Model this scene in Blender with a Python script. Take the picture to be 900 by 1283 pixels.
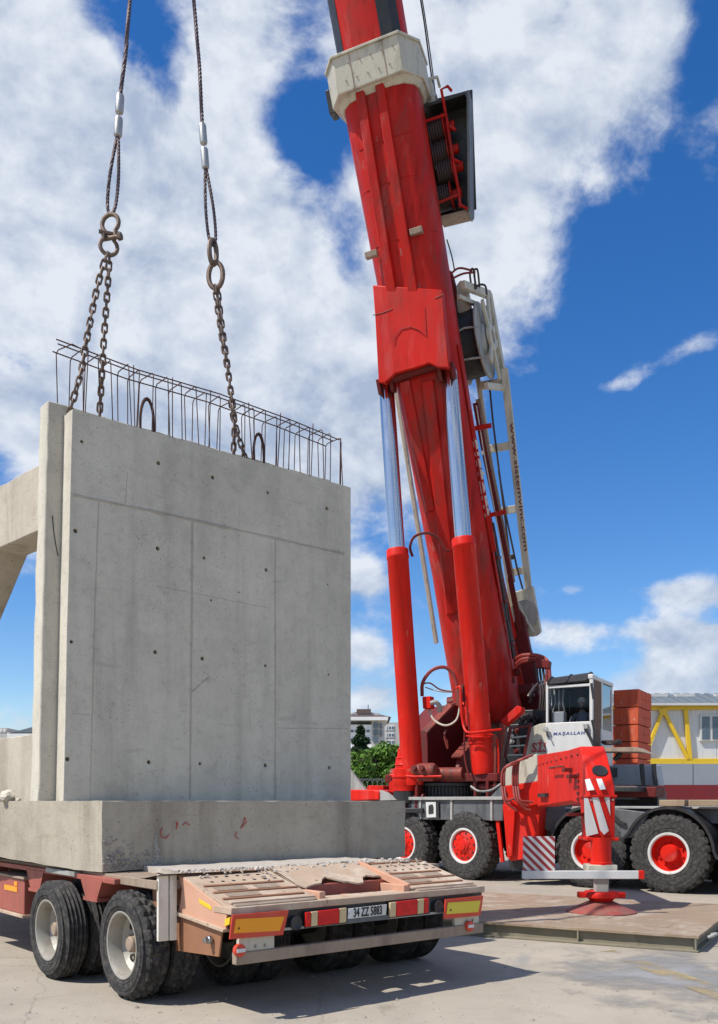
import bpy, bmesh, math, random
from mathutils import Vector as V, Matrix as MX, noise as mnoise
R = math.radians
random.seed(7)
for _o in list(bpy.data.objects): bpy.data.objects.remove(_o)
SC = bpy.context.scene
COL = SC.collection

# ------------------------------------------------------------------ camera
FPX, UC, VH, HC = 1150.0, 450.0, 1004.0, 1.55      # focal length and horizon in photo pixels (900x1283)
CAM = V((0, 0, HC))
cd = bpy.data.cameras.new('camera'); cam = bpy.data.objects.new('camera', cd); COL.objects.link(cam)
cam.location = CAM; cam.rotation_euler = (R(90), 0, 0)
cd.sensor_fit = 'VERTICAL'; cd.sensor_height = 36; cd.sensor_width = 36
cd.lens = 36 * FPX / 1283; cd.shift_y = (VH - 641.5) / 1283; cd.clip_end = 3000; cd.clip_start = .05
SC.camera = cam
# ------------------------------------------------------------------ sun, sky, exposure
SUN_H = V((-.90, -.43, 0)).normalized(); SUN_EL = R(53)
SUN_DIR = V((SUN_H.x * math.cos(SUN_EL), SUN_H.y * math.cos(SUN_EL), math.sin(SUN_EL)))
sl = bpy.data.lights.new('sun', 'SUN'); sl.energy = 5.0; sl.angle = R(.53); sl.color = (1, .955, .88)
so = bpy.data.objects.new('sun', sl); COL.objects.link(so)
so.rotation_euler = SUN_DIR.to_track_quat('Z', 'Y').to_euler(); so.location = (-20, -10, 30)
SC.view_settings.view_transform = 'Standard'; SC.view_settings.look = 'None'
SC.view_settings.exposure = 0.10; SC.view_settings.gamma = 1; SC.view_settings.use_curve_mapping = False
SKY_STRENGTH = .15
def make_world():
    w = bpy.data.worlds.new('World'); SC.world = w; w.use_nodes = True
    nt = w.node_tree; nt.nodes.clear(); N = nt.nodes.new; L = nt.links.new
    out = N('ShaderNodeOutputWorld'); bg = N('ShaderNodeBackground'); bg.inputs['Strength'].default_value = SKY_STRENGTH
    L(bg.outputs[0], out.inputs[0])
    sky = N('ShaderNodeTexSky'); sky.sky_type = 'NISHITA'; sky.sun_disc = False
    sky.sun_elevation = SUN_EL; sky.sun_rotation = math.atan2(SUN_DIR.x, SUN_DIR.y)
    sky.air_density = 1.0; sky.dust_density = .25; sky.ozone_density = 3.0; sky.altitude = 100
    hs = N('ShaderNodeHueSaturation'); hs.inputs['Hue'].default_value = .509; hs.inputs['Saturation'].default_value = 1.34; hs.inputs['Value'].default_value = .95
    L(sky.outputs[0], hs.inputs['Color'])
    tc = N('ShaderNodeTexCoord'); d = tc.outputs['Generated']
    def math_(op, a, b=None, c=None, clamp=False):
        n = N('ShaderNodeMath'); n.operation = op; n.use_clamp = clamp
        for i, x in enumerate((a, b, c)):
            if x is None: continue
            if isinstance(x, (int, float)): n.inputs[i].default_value = x
            else: L(x, n.inputs[i])
        return n.outputs[0]
    def vmath(op, a, b):
        n = N('ShaderNodeVectorMath'); n.operation = op
        for i, x in enumerate((a, b)):
            if isinstance(x, (tuple, list, V)): n.inputs[i].default_value = x
            else: L(x, n.inputs[i])
        return n
    def fbm(vec, scale, detail, rough, dist=0.0):
        n = N('ShaderNodeTexNoise'); n.inputs['Scale'].default_value = scale; n.inputs['Detail'].default_value = detail
        n.inputs['Roughness'].default_value = rough; n.inputs['Distortion'].default_value = dist; L(vec, n.inputs['Vector'])
        return n.outputs[0]
    st = vmath('MULTIPLY', d, (1, 1, 1.35)).outputs[0]
    # cloud banks seen in the photograph: (u, v, radius u, radius v, weight)
    blobs = [(60, 260, 170, 210, .30), (250, 330, 200, 130, .26), (330, 470, 190, 110, .26), (470, 560, 120, 110, .20),
             (110, 120, 90, 90, .10), (330, 40, 130, 60, .16), (620, 150, 150, 190, .30), (690, 330, 70, 70, .12), (790, 40, 70, 55, .16),
             (845, 155, 60, 40, .10), (20, 545, 60, 50, .18), (835, 838, 85, 40, .32), (905, 820, 50, 36, .2), (720, 795, 55, 26, .22), (825, 785, 45, 16, .2), (780, 815, 40, 30, -.24), (690, 845, 60, 40, -.3), (890, 775, 60, 14, -.2), (770, 762, 60, 16, -.22), (462, 724, 22, 18, .28), (455, 812, 26, 16, .22),
             (850, 742, 62, 16, .26), (722, 737, 22, 9, .2), (772, 484, 34, 13, .26), (818, 461, 40, 15, .28), (872, 432, 44, 14, .28), (470, 880, 40, 20, .18),
             (150, 40, 60, 60, -.36), (390, 180, 60, 70, -.34), (30, 450, 60, 32, -.30), (440, 310, 30, 50, -.2), (205, 85, 40, 60, -.2), (820, 330, 130, 100, -.34), (800, 590, 190, 110, -.44), (690, 700, 90, 40, -.18),
             (430, 330, 25, 60, -.12), (20, 800, 80, 90, -.38), (880, 60, 40, 110, -.28), (500, 690, 60, 40, -.24)]
    acc = None
    for (u, v, ru, rv, w_) in blobs:
        r = V(((u - UC) / FPX, 1, -(v - VH) / FPX)); k = r.length; c = r / k
        s = vmath('SUBTRACT', d, tuple(c)).outputs[0]
        s = vmath('MULTIPLY', s, (FPX * k / ru, FPX * k / (ru + rv) * 2, FPX * k / rv)).outputs[0]
        q = vmath('DOT_PRODUCT', s, s).outputs['Value']
        e = math_('MULTIPLY', math_('EXPONENT', math_('MULTIPLY', q, -.8)), w_)
        acc = e if acc is None else math_('ADD', acc, e)
    big = fbm(st, 3.2, 3, .5)
    n1 = fbm(st, 8.0, 15, .59, .18)
    n2 = fbm(vmath('ADD', st, tuple(SUN_DIR * .035)).outputs[0], 8.0, 10, .57, .18)
    base = math_('ADD', math_('MULTIPLY', math_('SUBTRACT', big, .5), .35), math_('MULTIPLY', math_('SUBTRACT', n1, .5), 1.05))
    dens = math_('ADD', math_('ADD', base, acc), .05)
    mr = N('ShaderNodeMapRange'); mr.interpolation_type = 'SMOOTHSTEP'
    mr.inputs['From Min'].default_value = -.03; mr.inputs['From Max'].default_value = .21; L(dens, mr.inputs['Value'])
    cover = math_('MULTIPLY', mr.outputs[0], .93)
    lit = math_('ADD', math_('MULTIPLY', math_('SUBTRACT', n1, n2), 4.2), math_('ADD', .60, math_('MULTIPLY', math_('SUBTRACT', .5, big), 1.8)), clamp=True)
    cm = N('ShaderNodeMix'); cm.data_type = 'RGBA'
    k = 1 / SKY_STRENGTH
    cm.inputs['A'].default_value = (.40 * k, .48 * k, .62 * k, 1); cm.inputs['B'].default_value = (.78 * k, .82 * k, .88 * k, 1)
    L(lit, cm.inputs['Factor'])
    mx = N('ShaderNodeMix'); mx.data_type = 'RGBA'
    L(cover, mx.inputs['Factor']); L(hs.outputs[0], mx.inputs['A']); L(cm.outputs['Result'], mx.inputs['B'])
    L(mx.outputs['Result'], bg.inputs['Color'])
make_world()

# ------------------------------------------------------------------ helpers: geometry of the place
def ray(u, v): return V(((u - UC) / FPX, 1, -(v - VH) / FPX))
def P(u, v, Y): return CAM + ray(u, v) * Y
def on(u, v, p0, n):
    r = ray(u, v); return CAM + r * ((V(p0) - CAM).dot(n) / r.dot(n))
# trailer / precast frame: x = across (to the right, away), y = towards the tractor, origin under the footing's near corner
E0 = V((-2.116, 7.56, 0)); ER = V((.77, .638, 0)).normalized(); EF = V((-ER.y, ER.x, 0))
def E(x, y, z): return E0 + ER * x + EF * y + V((0, 0, z))
def Ey(u, v, y): return on(u, v, E(0, y, 0), EF)
def Ex(u, v, x): return on(u, v, E(x, 0, 0), ER)
def toE(p): d = p - E0; return V((d.dot(ER), d.dot(EF), p.z))
# crane carrier frame: q = along the carrier (to the right, nearer), d = depth inwards from the wheel faces
C0 = V((2.05, 18.1, 0)); CT = V((.766, -.643, 0)).normalized(); CD = V((-CT.y, CT.x, 0))
def C(q, d, z): return C0 + CT * q + CD * d + V((0, 0, z))
def Cd(u, v, d): return on(u, v, C(0, d, 0), CD)
UP = V((0, 0, 1))
def frameM(loc, ax, ay=None, az=None):
    az = az or UP; ay = ay or az.cross(ax)
    m = MX((ax, ay, az)).transposed().to_4x4(); m.translation = loc; return m

class MB:
    def __init__(s): s.v = []; s.f = []
    def add(s, vs, fs):
        b = len(s.v); s.v += [V(p) for p in vs]; s.f += [tuple(b + i for i in f) for f in fs]; return s
    def obox(s, c, ax, ay, az, hx, hy, hz):
        c = V(c); vs = [c + ax * (i * hx) + ay * (j * hy) + az * (k * hz) for k in (-1, 1) for j in (-1, 1) for i in (-1, 1)]
        return s.add(vs, [(0, 2, 3, 1), (4, 5, 7, 6), (0, 1, 5, 4), (2, 6, 7, 3), (0, 4, 6, 2), (1, 3, 7, 5)])
    def fbox(s, fr, x0, x1, y0, y1, z0, z1):
        vs = [fr(x, y, z) for z in (z0, z1) for y in (y0, y1) for x in (x0, x1)]
        fs = [(0, 2, 3, 1), (4, 5, 7, 6), (0, 1, 5, 4), (2, 6, 7, 3), (0, 4, 6, 2), (1, 3, 7, 5)]
        return s.add(vs, fs)
    def prism(s, pts, vec):
        pts = [V(p) for p in pts]; n = len(pts); vec = V(vec)
        return s.add(pts + [p + vec for p in pts], [tuple(range(n - 1, -1, -1)), tuple(range(n, 2 * n))] + [(i, (i + 1) % n, n + (i + 1) % n, n + i) for i in range(n)])
    def loft(s, rings, cap=True, close=True):
        n = len(rings[0]); b = []
        vs = [p for r in rings for p in r]; fs = []
        for k in range(len(rings) - 1):
            for i in range(n if close else n - 1):
                j = (i + 1) % n; fs.append((k * n + i, k * n + j, (k + 1) * n + j, (k + 1) * n + i))
        if cap and close: fs += [tuple(range(n - 1, -1, -1)), tuple(range((len(rings) - 1) * n, len(rings) * n))]
        return s.add(vs, fs)
    def tube(s, pts, r, seg=8, closed=False, cap=True):
        pts = [V(p) for p in pts]; n = len(pts); rings = []; up = None
        rr = r if isinstance(r, (list, tuple)) else [r] * n
        for i, p in enumerate(pts):
            if closed: t = (pts[(i + 1) % n] - pts[i - 1])
            else: t = pts[min(i + 1, n - 1)] - pts[max(i - 1, 0)]
            t = t.normalized() if t.length > 1e-9 else UP
            if up is None: up = t.orthogonal().normalized()
            else:
                up = up - t * up.dot(t); up = up.normalized() if up.length > 1e-6 else t.orthogonal().normalized()
            w = t.cross(up); rings.append([p + up * (rr[i] * math.cos(2 * math.pi * k / seg)) + w * (rr[i] * math.sin(2 * math.pi * k / seg)) for k in range(seg)])
        if closed:
            # align the seam to the nearest vertex
            a0 = rings[0]; best = min(range(seg), key=lambda o: (rings[-1][o] - a0[0]).length)
            rings.append([None] * seg); rings[-1] = [a0[(k - best) % seg] for k in range(seg)]
            return s.loft(rings, cap=False)
        return s.loft(rings, cap=cap)
    def cyl(s, a, b, r0, r1=None, seg=20):
        a, b = V(a), V(b); return s.tube([a, b], [r0, r0 if r1 is None else r1], seg)
    def lathe(s, c, ax, prof, seg=32, cap=True):
        c = V(c); ax = V(ax).normalized(); u = ax.orthogonal().normalized(); w = ax.cross(u)
        rings = [[c + ax * h + (u * math.cos(2 * math.pi * k / seg) + w * math.sin(2 * math.pi * k / seg)) * r for k in range(seg)] for r, h in prof]
        return s.loft(rings, cap=cap)
    def beam(s, a, b, w, h, side=None):
        a, b = V(a), V(b); t = (b - a); L = t.length; t = t / L
        sd = side - t * side.dot(t) if side is not None else t.cross(UP)
        if sd.length < 1e-5: sd = t.orthogonal()
        sd = sd.normalized(); n = sd.cross(t)
        return s.obox((a + b) / 2, sd, t, n, w / 2, L / 2, h / 2)

W = {}          # world matrices of objects with children
def fix(me):
    bm = bmesh.new(); bm.from_mesh(me); bmesh.ops.recalc_face_normals(bm, faces=bm.faces); bm.to_mesh(me); bm.free()
def mesh(name, mb, mat, inv=None, smooth=35, recalc=True):
    me = bpy.data.meshes.new(name)
    vs = [inv @ p for p in mb.v] if inv is not None else mb.v
    me.from_pydata([tuple(p) for p in vs], [], mb.f); me.update()
    if recalc: fix(me)
    if smooth:
        me.polygons.foreach_set('use_smooth', [True] * len(me.polygons)); me.set_sharp_from_angle(angle=R(smooth))
    if mat:
        for m in (mat if isinstance(mat, (list, tuple)) else [mat]): me.materials.append(m)
    return me
def bevel(o, w, seg=2):
    m = o.modifiers.new('bevel', 'BEVEL'); m.width = w; m.segments = seg; m.limit_method = 'ANGLE'; m.angle_limit = R(40); m.harden_normals = False
def obj(name, mb, mat, parent, bev=0, smooth=35, seg=2, label=None):
    Wm = W[parent.name]; me = mesh(name, mb, mat, Wm.inverted(), smooth)
    o = bpy.data.objects.new(name, me); COL.objects.link(o); o.parent = parent; W[o.name] = Wm
    if bev: bevel(o, bev, seg)
    if label: o['label'] = label
    return o
def tag(o, label, cat, group=None, kind=None):
    if label: o['label'] = label
    if cat: o['category'] = cat
    if group: o['group'] = group
    if kind: o['kind'] = kind
    return o
def root(name, m, label, cat, group=None):
    o = bpy.data.objects.new(name, None); COL.objects.link(o); o.matrix_world = m; o.empty_display_size = .2
    W[o.name] = m.copy(); return tag(o, label, cat, group)
def top(name, mb, mat, loc, label=None, cat=None, group=None, kind=None, bev=0, smooth=35):
    loc = V(loc); m = MX.Translation(loc); me = mesh(name, mb, mat, m.inverted(), smooth)
    o = bpy.data.objects.new(name, me); COL.objects.link(o); o.location = loc; W[o.name] = m
    if bev: bevel(o, bev)
    return tag(o, label, cat, group, kind)
def inst(name, me, parent, wm):
    o = bpy.data.objects.new(name, me); COL.objects.link(o)
    if parent: o.parent = parent; o.matrix_local = W[parent.name].inverted() @ wm
    else: o.matrix_world = wm
    W[o.name] = wm.copy(); return o
def text(name, body, origin, xd, yd, size, mat, parent, shear=0, space=1.0, depth=.0, wscale=1.0, bold=0.):
    cu = bpy.data.curves.new(name, 'FONT'); cu.body = body; cu.size = size; cu.shear = shear; cu.space_character = space
    cu.align_x = 'CENTER'; cu.align_y = 'CENTER'; cu.extrude = depth; cu.resolution_u = 2; cu.offset = bold
    t = bpy.data.objects.new(name + '_tmp', cu); COL.objects.link(t)
    bpy.context.view_layer.update()
    me = bpy.data.meshes.new_from_object(t.evaluated_get(bpy.context.evaluated_depsgraph_get()))
    bpy.data.objects.remove(t); me.name = name
    xd = xd.normalized(); yd = yd.normalized(); zd = xd.cross(yd)
    m = frameM(origin, xd * wscale, yd, zd)
    me.transform(W[parent.name].inverted() @ m); me.materials.clear(); me.materials.append(mat)
    o = bpy.data.objects.new(name, me); COL.objects.link(o); o.parent = parent; W[o.name] = W[parent.name]; return o
def pxprism(mb, px, Y, depth, head=V((0, -1, 0))):
    """pixel outline laid on the upright plane through the first pixel at distance Y, facing head; extruded away from it"""
    p0 = P(px[0][0], px[0][1], Y); pts = [on(u, v, p0, head) for u, v in px]
    return mb.prism(pts, -head * depth)

# ------------------------------------------------------------------ materials
MATS = {}
def srgb(r, g, b):
    f = lambda c: (c / 255 / 12.92) if c / 255 <= .04045 else ((c / 255 + .055) / 1.055) ** 2.4
    return (f(r), f(g), f(b))
def mat(name, col, rough=.6, metal=0., col2=None, amt=.5, scale=3., dirt=None, damt=.4, dscale=2.5, dth=.55, bump=.15, bscale=40., fine=.12, coat=0., spec=.5, streak=.2, coord='Object', scuff=None, samt=.6, sscale=14., sth=.66, grime=0.):
    if name in MATS: return MATS[name]
    m = bpy.data.materials.new(name); m.use_nodes = True; nt = m.node_tree; N = nt.nodes.new; L = nt.links.new
    b = nt.nodes['Principled BSDF']; b.inputs['Metallic'].default_value = metal; b.inputs['Specular IOR Level'].default_value = spec
    if coat: b.inputs['Coat Weight'].default_value = coat; b.inputs['Coat Roughness'].default_value = .25
    tc = N('ShaderNodeTexCoord'); vec = tc.outputs[coord]
    def no(sc, det=6, ro=.6, stretch=None):
        n = N('ShaderNodeTexNoise'); n.inputs['Scale'].default_value = sc; n.inputs['Detail'].default_value = det; n.inputs['Roughness'].default_value = ro
        if stretch:
            mp = N('ShaderNodeMapping'); mp.inputs['Scale'].default_value = stretch; L(vec, mp.inputs['Vector']); L(mp.outputs[0], n.inputs['Vector'])
        else: L(vec, n.inputs['Vector'])
        return n.outputs[0]
    def rng(x, a, c, lo=0., hi=1.):
        r = N('ShaderNodeMapRange'); r.inputs['From Min'].default_value = a; r.inputs['From Max'].default_value = c
        r.inputs['To Min'].default_value = lo; r.inputs['To Max'].default_value = hi; L(x, r.inputs['Value']); return r.outputs[0]
    def mix(f, a, c, mode='MIX'):
        x = N('ShaderNodeMix'); x.data_type = 'RGBA'; x.blend_type = mode
        for s_, val in (('Factor', f), ('A', a), ('B', c)):
            if isinstance(val, (int, float)): x.inputs[s_].default_value = val
            elif isinstance(val, tuple): x.inputs[s_].default_value = (*val[:3], 1)
            else: L(val, x.inputs[s_])
        return x.outputs['Result']
    c2 = col2 or tuple(min(1, c * .72 + .02) for c in col)
    n1 = no(scale); c = mix(rng(n1, .5 - .22, .5 + .22, 0, amt), col, c2)
    nf = no(bscale, 4, .7)
    c = mix(1.0, c, mix(nf, tuple([1 - fine] * 3), tuple([1 + fine * .6] * 3)), 'MULTIPLY')
    rsock = rng(no(scale * 2.3), .3, .7, max(.02, rough - .1), min(1, rough + .12))
    if dirt:
        dn = no(dscale, 8, .65, (1, 1, streak) if streak < 1 else None)
        df = rng(dn, dth, dth + .14, 0, damt); c = mix(df, c, dirt)
        if metal > .3: rsock = mix(df, rsock, (.8, .8, .8))
    if grime:
        g1 = rng(no(6, 6, .62, (1, 1, .07)), .50, .72, 0, grime); c = mix(g1, c, tuple(x * .38 for x in c2))
        g2 = rng(no(3.3, 5, .6, (1, 1, .16)), .56, .74, 0, grime * .55); c = mix(g2, c, tuple(min(1, x * .85 + .13) for x in col))
    if scuff:
        c = mix(rng(no(sscale, 9, .7, (1, 1, .45)), sth, sth + .05, 0, samt), c, scuff)
    L(c, b.inputs['Base Color']); L(rsock, b.inputs['Roughness'])
    if bump:
        bp = N('ShaderNodeBump'); bp.inputs['Strength'].default_value = bump; bp.inputs['Distance'].default_value = .01
        L(nf, bp.inputs['Height']); L(bp.outputs[0], b.inputs['Normal'])
    MATS[name] = m; return m

RED = mat('red_paint', (.53, .012, .006), .5, grime=.6, spec=.2, scuff=(.34, .12, .09), samt=.5, sscale=4, sth=.61, col2=(.38, .013, .008), amt=.9, scale=1.1, dirt=(.17, .045, .032), damt=.6, dscale=2.2, dth=.50, bump=.06, fine=.1, streak=.25)
REDB = mat('fresh_red_paint', (.72, .016, .006), .48, grime=.5, spec=.18, scuff=(.55, .24, .17), samt=.45, sscale=5, sth=.62, col2=(.54, .018, .010), amt=.9, scale=1.8, dirt=(.30, .06, .04), damt=.6, dscale=3, dth=.6, bump=.06, fine=.1)
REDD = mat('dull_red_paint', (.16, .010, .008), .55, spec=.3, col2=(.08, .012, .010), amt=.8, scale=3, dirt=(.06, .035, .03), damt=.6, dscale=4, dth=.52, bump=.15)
SALM = mat('faded_red_steel', (.37, .10, .068), .6, col2=(.27, .07, .05), amt=.8, scale=4, dirt=(.14, .08, .06), damt=.5, dscale=5, dth=.55)
WHITE = mat('white_paint', (.62, .61, .58), .4, grime=.22, scuff=(.25, .2, .16), samt=.3, sscale=18, sth=.7, col2=(.54, .53, .50), amt=.5, scale=2, dirt=(.35, .30, .25), damt=.3, dscale=4, dth=.62, bump=.03, fine=.04)
CREAM = mat('weathered_cream_paint', (.56, .52, .41), .5, grime=.6, scuff=(.10, .055, .035), samt=.8, sscale=16, sth=.66, col2=(.46, .43, .35), amt=.7, scale=3, dirt=(.12, .08, .055), damt=.7, dscale=4, dth=.58, bump=.08)
BLACK = mat('black_paint', (.016, .016, .018), .45, col2=(.035, .034, .033), amt=.7, scale=5, dirt=(.09, .075, .06), damt=.35, dscale=5)
GREY = mat('chassis_grey_paint', (.085, .09, .095), .5, grime=.6, col2=(.15, .155, .155), amt=.8, scale=4, dirt=(.035, .035, .035), damt=.6, dscale=6, dth=.52, bump=.12, streak=.2)
LGREY = mat('worn_light_grey_steel', (.38, .38, .35), .55, grime=.5, col2=(.28, .27, .25), amt=.7, scale=6, dirt=(.10, .085, .07), damt=.6, dscale=8)
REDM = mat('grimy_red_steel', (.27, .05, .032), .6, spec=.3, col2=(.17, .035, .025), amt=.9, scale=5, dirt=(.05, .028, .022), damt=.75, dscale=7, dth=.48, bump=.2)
STEEL = mat('galvanised_steel', (.42, .44, .46), .38, 1, col2=(.32, .33, .34), amt=.6, scale=8, dirt=(.18, .15, .12), damt=.4)
CHROME = mat('chrome', (.70, .67, .62), .14, 1, col2=(.70, .67, .62), amt=.1, scale=.2, bump=0, fine=.0)
RUBBER = mat('tyre_rubber', (.024, .024, .025), .85, col2=(.042, .040, .038), amt=.9, scale=7, dirt=(.11, .10, .087), damt=.55, dscale=17, dth=.46, bump=.25, bscale=90, streak=1, spec=.3)
HOSE = mat('hose_rubber', (.035, .022, .02), .6, col2=(.06, .035, .03), bump=.1)
RHOSE = mat('red_painted_hose', (.30, .035, .025), .55, col2=(.20, .04, .03), dirt=(.10, .05, .04), damt=.4)
PINK = mat('dusty_pink_paint', (.50, .385, .28), .8, scuff=(.16, .10, .07), samt=.7, sscale=9, sth=.60, col2=(.40, .27, .185), amt=.9, scale=5, dirt=(.58, .48, .37), damt=.8, dscale=3, dth=.5, bump=.2, streak=1)
PINKS = mat('pale_orange_paint', (.60, .34, .23), .6, col2=(.52, .27, .17), amt=.7, scale=4, dirt=(.3, .16, .1), damt=.35, dscale=6)
BROWN = mat('rust_brown_steel', (.32, .145, .07), .7, col2=(.24, .11, .06), amt=.8, scale=5, dirt=(.14, .09, .06), damt=.5, dscale=6)
TAN = mat('dirty_tan_steel', (.34, .26, .19), .7, grime=.5, col2=(.26, .185, .13), amt=.8, scale=6, dirt=(.14, .10, .075), damt=.6, dscale=8, bump=.2)
RUST = mat('rusty_rebar', (.10, .042, .03), .8, .1, col2=(.045, .03, .03), amt=.8, scale=30, bump=.4, bscale=200)
CHAIN = mat('worn_chain_steel', (.20, .15, .12), .55, .6, col2=(.12, .08, .06), amt=.8, scale=25, bump=.3, bscale=120)
WIRE = mat('steel_wire_rope', (.10, .07, .075), .5, .5, col2=(.06, .045, .05), amt=.8, scale=30, bump=.3, bscale=200)
FERR = mat('aluminium_ferrule', (.42, .42, .41), .45, .6, col2=(.3, .3, .29), amt=.6, scale=20, dirt=(.15, .13, .12), damt=.5)
WOOD = mat('weathered_timber', (.36, .27, .17), .8, col2=(.27, .19, .12), amt=.8, scale=6, dirt=(.14, .10, .07), damt=.4, bump=.3)
YEL = mat('yellow_paint', (.80, .52, .02), .45, col2=(.72, .45, .02), amt=.5, scale=3, dirt=(.35, .22, .05), damt=.3)
ORA = mat('orange_block', (.62, .075, .018), .8, grime=.4, scuff=(.62, .36, .26), samt=.5, sscale=10, sth=.62, col2=(.52, .11, .05), amt=.8, scale=6, dirt=(.52, .28, .2), damt=.4, dscale=9, dth=.58, bump=.3)
DARK = mat('dark_interior', (.012, .011, .011), .8, bump=0)
CLOTH = mat('seat_cloth', (.10, .03, .03), .9, bump=.3)
PLANK = mat('brown_trim', (.14, .065, .03), .7)
REFO = mat('orange_reflector', (.90, .34, .005), .4, col2=(.85, .28, .005), bump=.05, fine=.08)
REFY = mat('yellow_reflector', (.70, .56, .05), .4, col2=(.62, .46, .03), bump=.05, fine=.08)
REFR = mat('red_reflector', (.62, .055, .02), .4, col2=(.55, .045, .02), dirt=(.4, .2, .15), damt=.3, bump=.03)
LAMPR = mat('red_lamp_lens', (.50, .008, .010), .3, col2=(.75, .015, .012), amt=.9, scale=14, bump=.2, bscale=60, coat=.0, spec=.3)
LAMPC = mat('cream_lamp_lens', (.55, .40, .20), .3, col2=(.62, .50, .30), amt=.8, scale=14, bump=.1)
PLATE = mat('number_plate_white', (.70, .70, .66), .4, dirt=(.35, .3, .25), damt=.4)
INK = mat('black_ink', (.012, .012, .014), .5, bump=0)
BLUEINK = mat('blue_ink', (.03, .06, .22), .5, bump=0)
REDINK = mat('red_chalk', (.50, .07, .05), .8, bump=0)
SIGNW = mat('sign_white', (.66, .65, .62), .45, scuff=(.35, .2, .15), samt=.6, sscale=22, sth=.66, dirt=(.4, .35, .3), damt=.25, bump=.02, fine=.03)
SIGNR = mat('sign_dark_red', (.34, .02, .025), .45, bump=.02)
SKIN = mat('skin', (.42, .22, .15), .6, bump=.05)
SHIRT = mat('grey_shirt', (.23, .26, .31), .9, bump=.2)
TROUS = mat('dark_trousers', (.03, .035, .05), .9)
CAPM = mat('white_cap', (.72, .72, .70), .8)
BARK = mat('bark', (.10, .07, .05), .9, bump=.5)
LEAF = mat('bright_leaf', (.13, .24, .025), .55, col2=(.055, .13, .018), amt=1, scale=.9, bump=0, fine=.2, spec=.3)
NEED = mat('conifer_needles', (.018, .048, .018), .6, col2=(.03, .07, .025), amt=1, scale=1.2, bump=0, fine=.2, spec=.3)
FARW = mat('white_render', (.80, .80, .78), .8, col2=(.58, .58, .56), amt=.6, scale=.4, bump=0)
FARG = mat('beige_render', (.52, .50, .46), .8, bump=0)
ROOFT = mat('brown_roof_tile', (.13, .085, .075), .8, bump=.2)
FARGL = mat('far_window_glass', (.05, .075, .10), .12, col2=(.12, .16, .2), amt=.8, scale=.7, bump=0, spec=.8)
RAIL = mat('iron_fence', (.10, .11, .11), .6, bump=0)
ROOFS = mat('grey_sheet_roof', (.15, .18, .20), .6, col2=(.11, .135, .15), amt=.6, scale=2)
PANELW = mat('white_cabin_panel', (.68, .69, .68), .45, grime=.25, col2=(.56, .56, .53), amt=.5, scale=1.2, dirt=(.42, .40, .36), damt=.3, dscale=1.2, dth=.6, bump=.02, fine=.03)
PLGREY = mat('grey_painted_wall', (.30, .33, .36), .7, col2=(.25, .28, .31), amt=.6, scale=1.2, dirt=(.12, .12, .12), damt=.4, dscale=1, dth=.62, bump=.05, streak=.08)
PLRED = mat('dark_red_painted_wall', (.20, .012, .016), .6, col2=(.15, .012, .014), amt=.6, scale=2, dirt=(.05, .02, .02), damt=.4, dscale=1, streak=.08)

def glass(name, tint=(.6, .65, .7), op=.18):
    m = bpy.data.materials.new(name); m.use_nodes = True; nt = m.node_tree; N = nt.nodes.new; L = nt.links.new
    o = nt.nodes['Material Output']; t = N('ShaderNodeBsdfTransparent'); t.inputs[0].default_value = (*tint, 1)
    g = N('ShaderNodeBsdfGlossy'); g.inputs['Roughness'].default_value = .04; x = N('ShaderNodeMixShader')
    fr = N('ShaderNodeFresnel'); fr.inputs[0].default_value = 1.5; ad = N('ShaderNodeMath'); ad.operation = 'MULTIPLY_ADD'; ad.inputs[1].default_value = .35; ad.inputs[2].default_value = op
    L(fr.outputs[0], ad.inputs[0]); L(ad.outputs[0], x.inputs[0]); L(t.outputs[0], x.inputs[1]); L(g.outputs[0], x.inputs[2]); L(x.outputs[0], o.inputs[0]); return m
GLASS = glass('cab_glass', (.86, .88, .9), .0); GLASSB = glass('blue_side_glass', (.04, .06, .09), .45)

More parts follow.
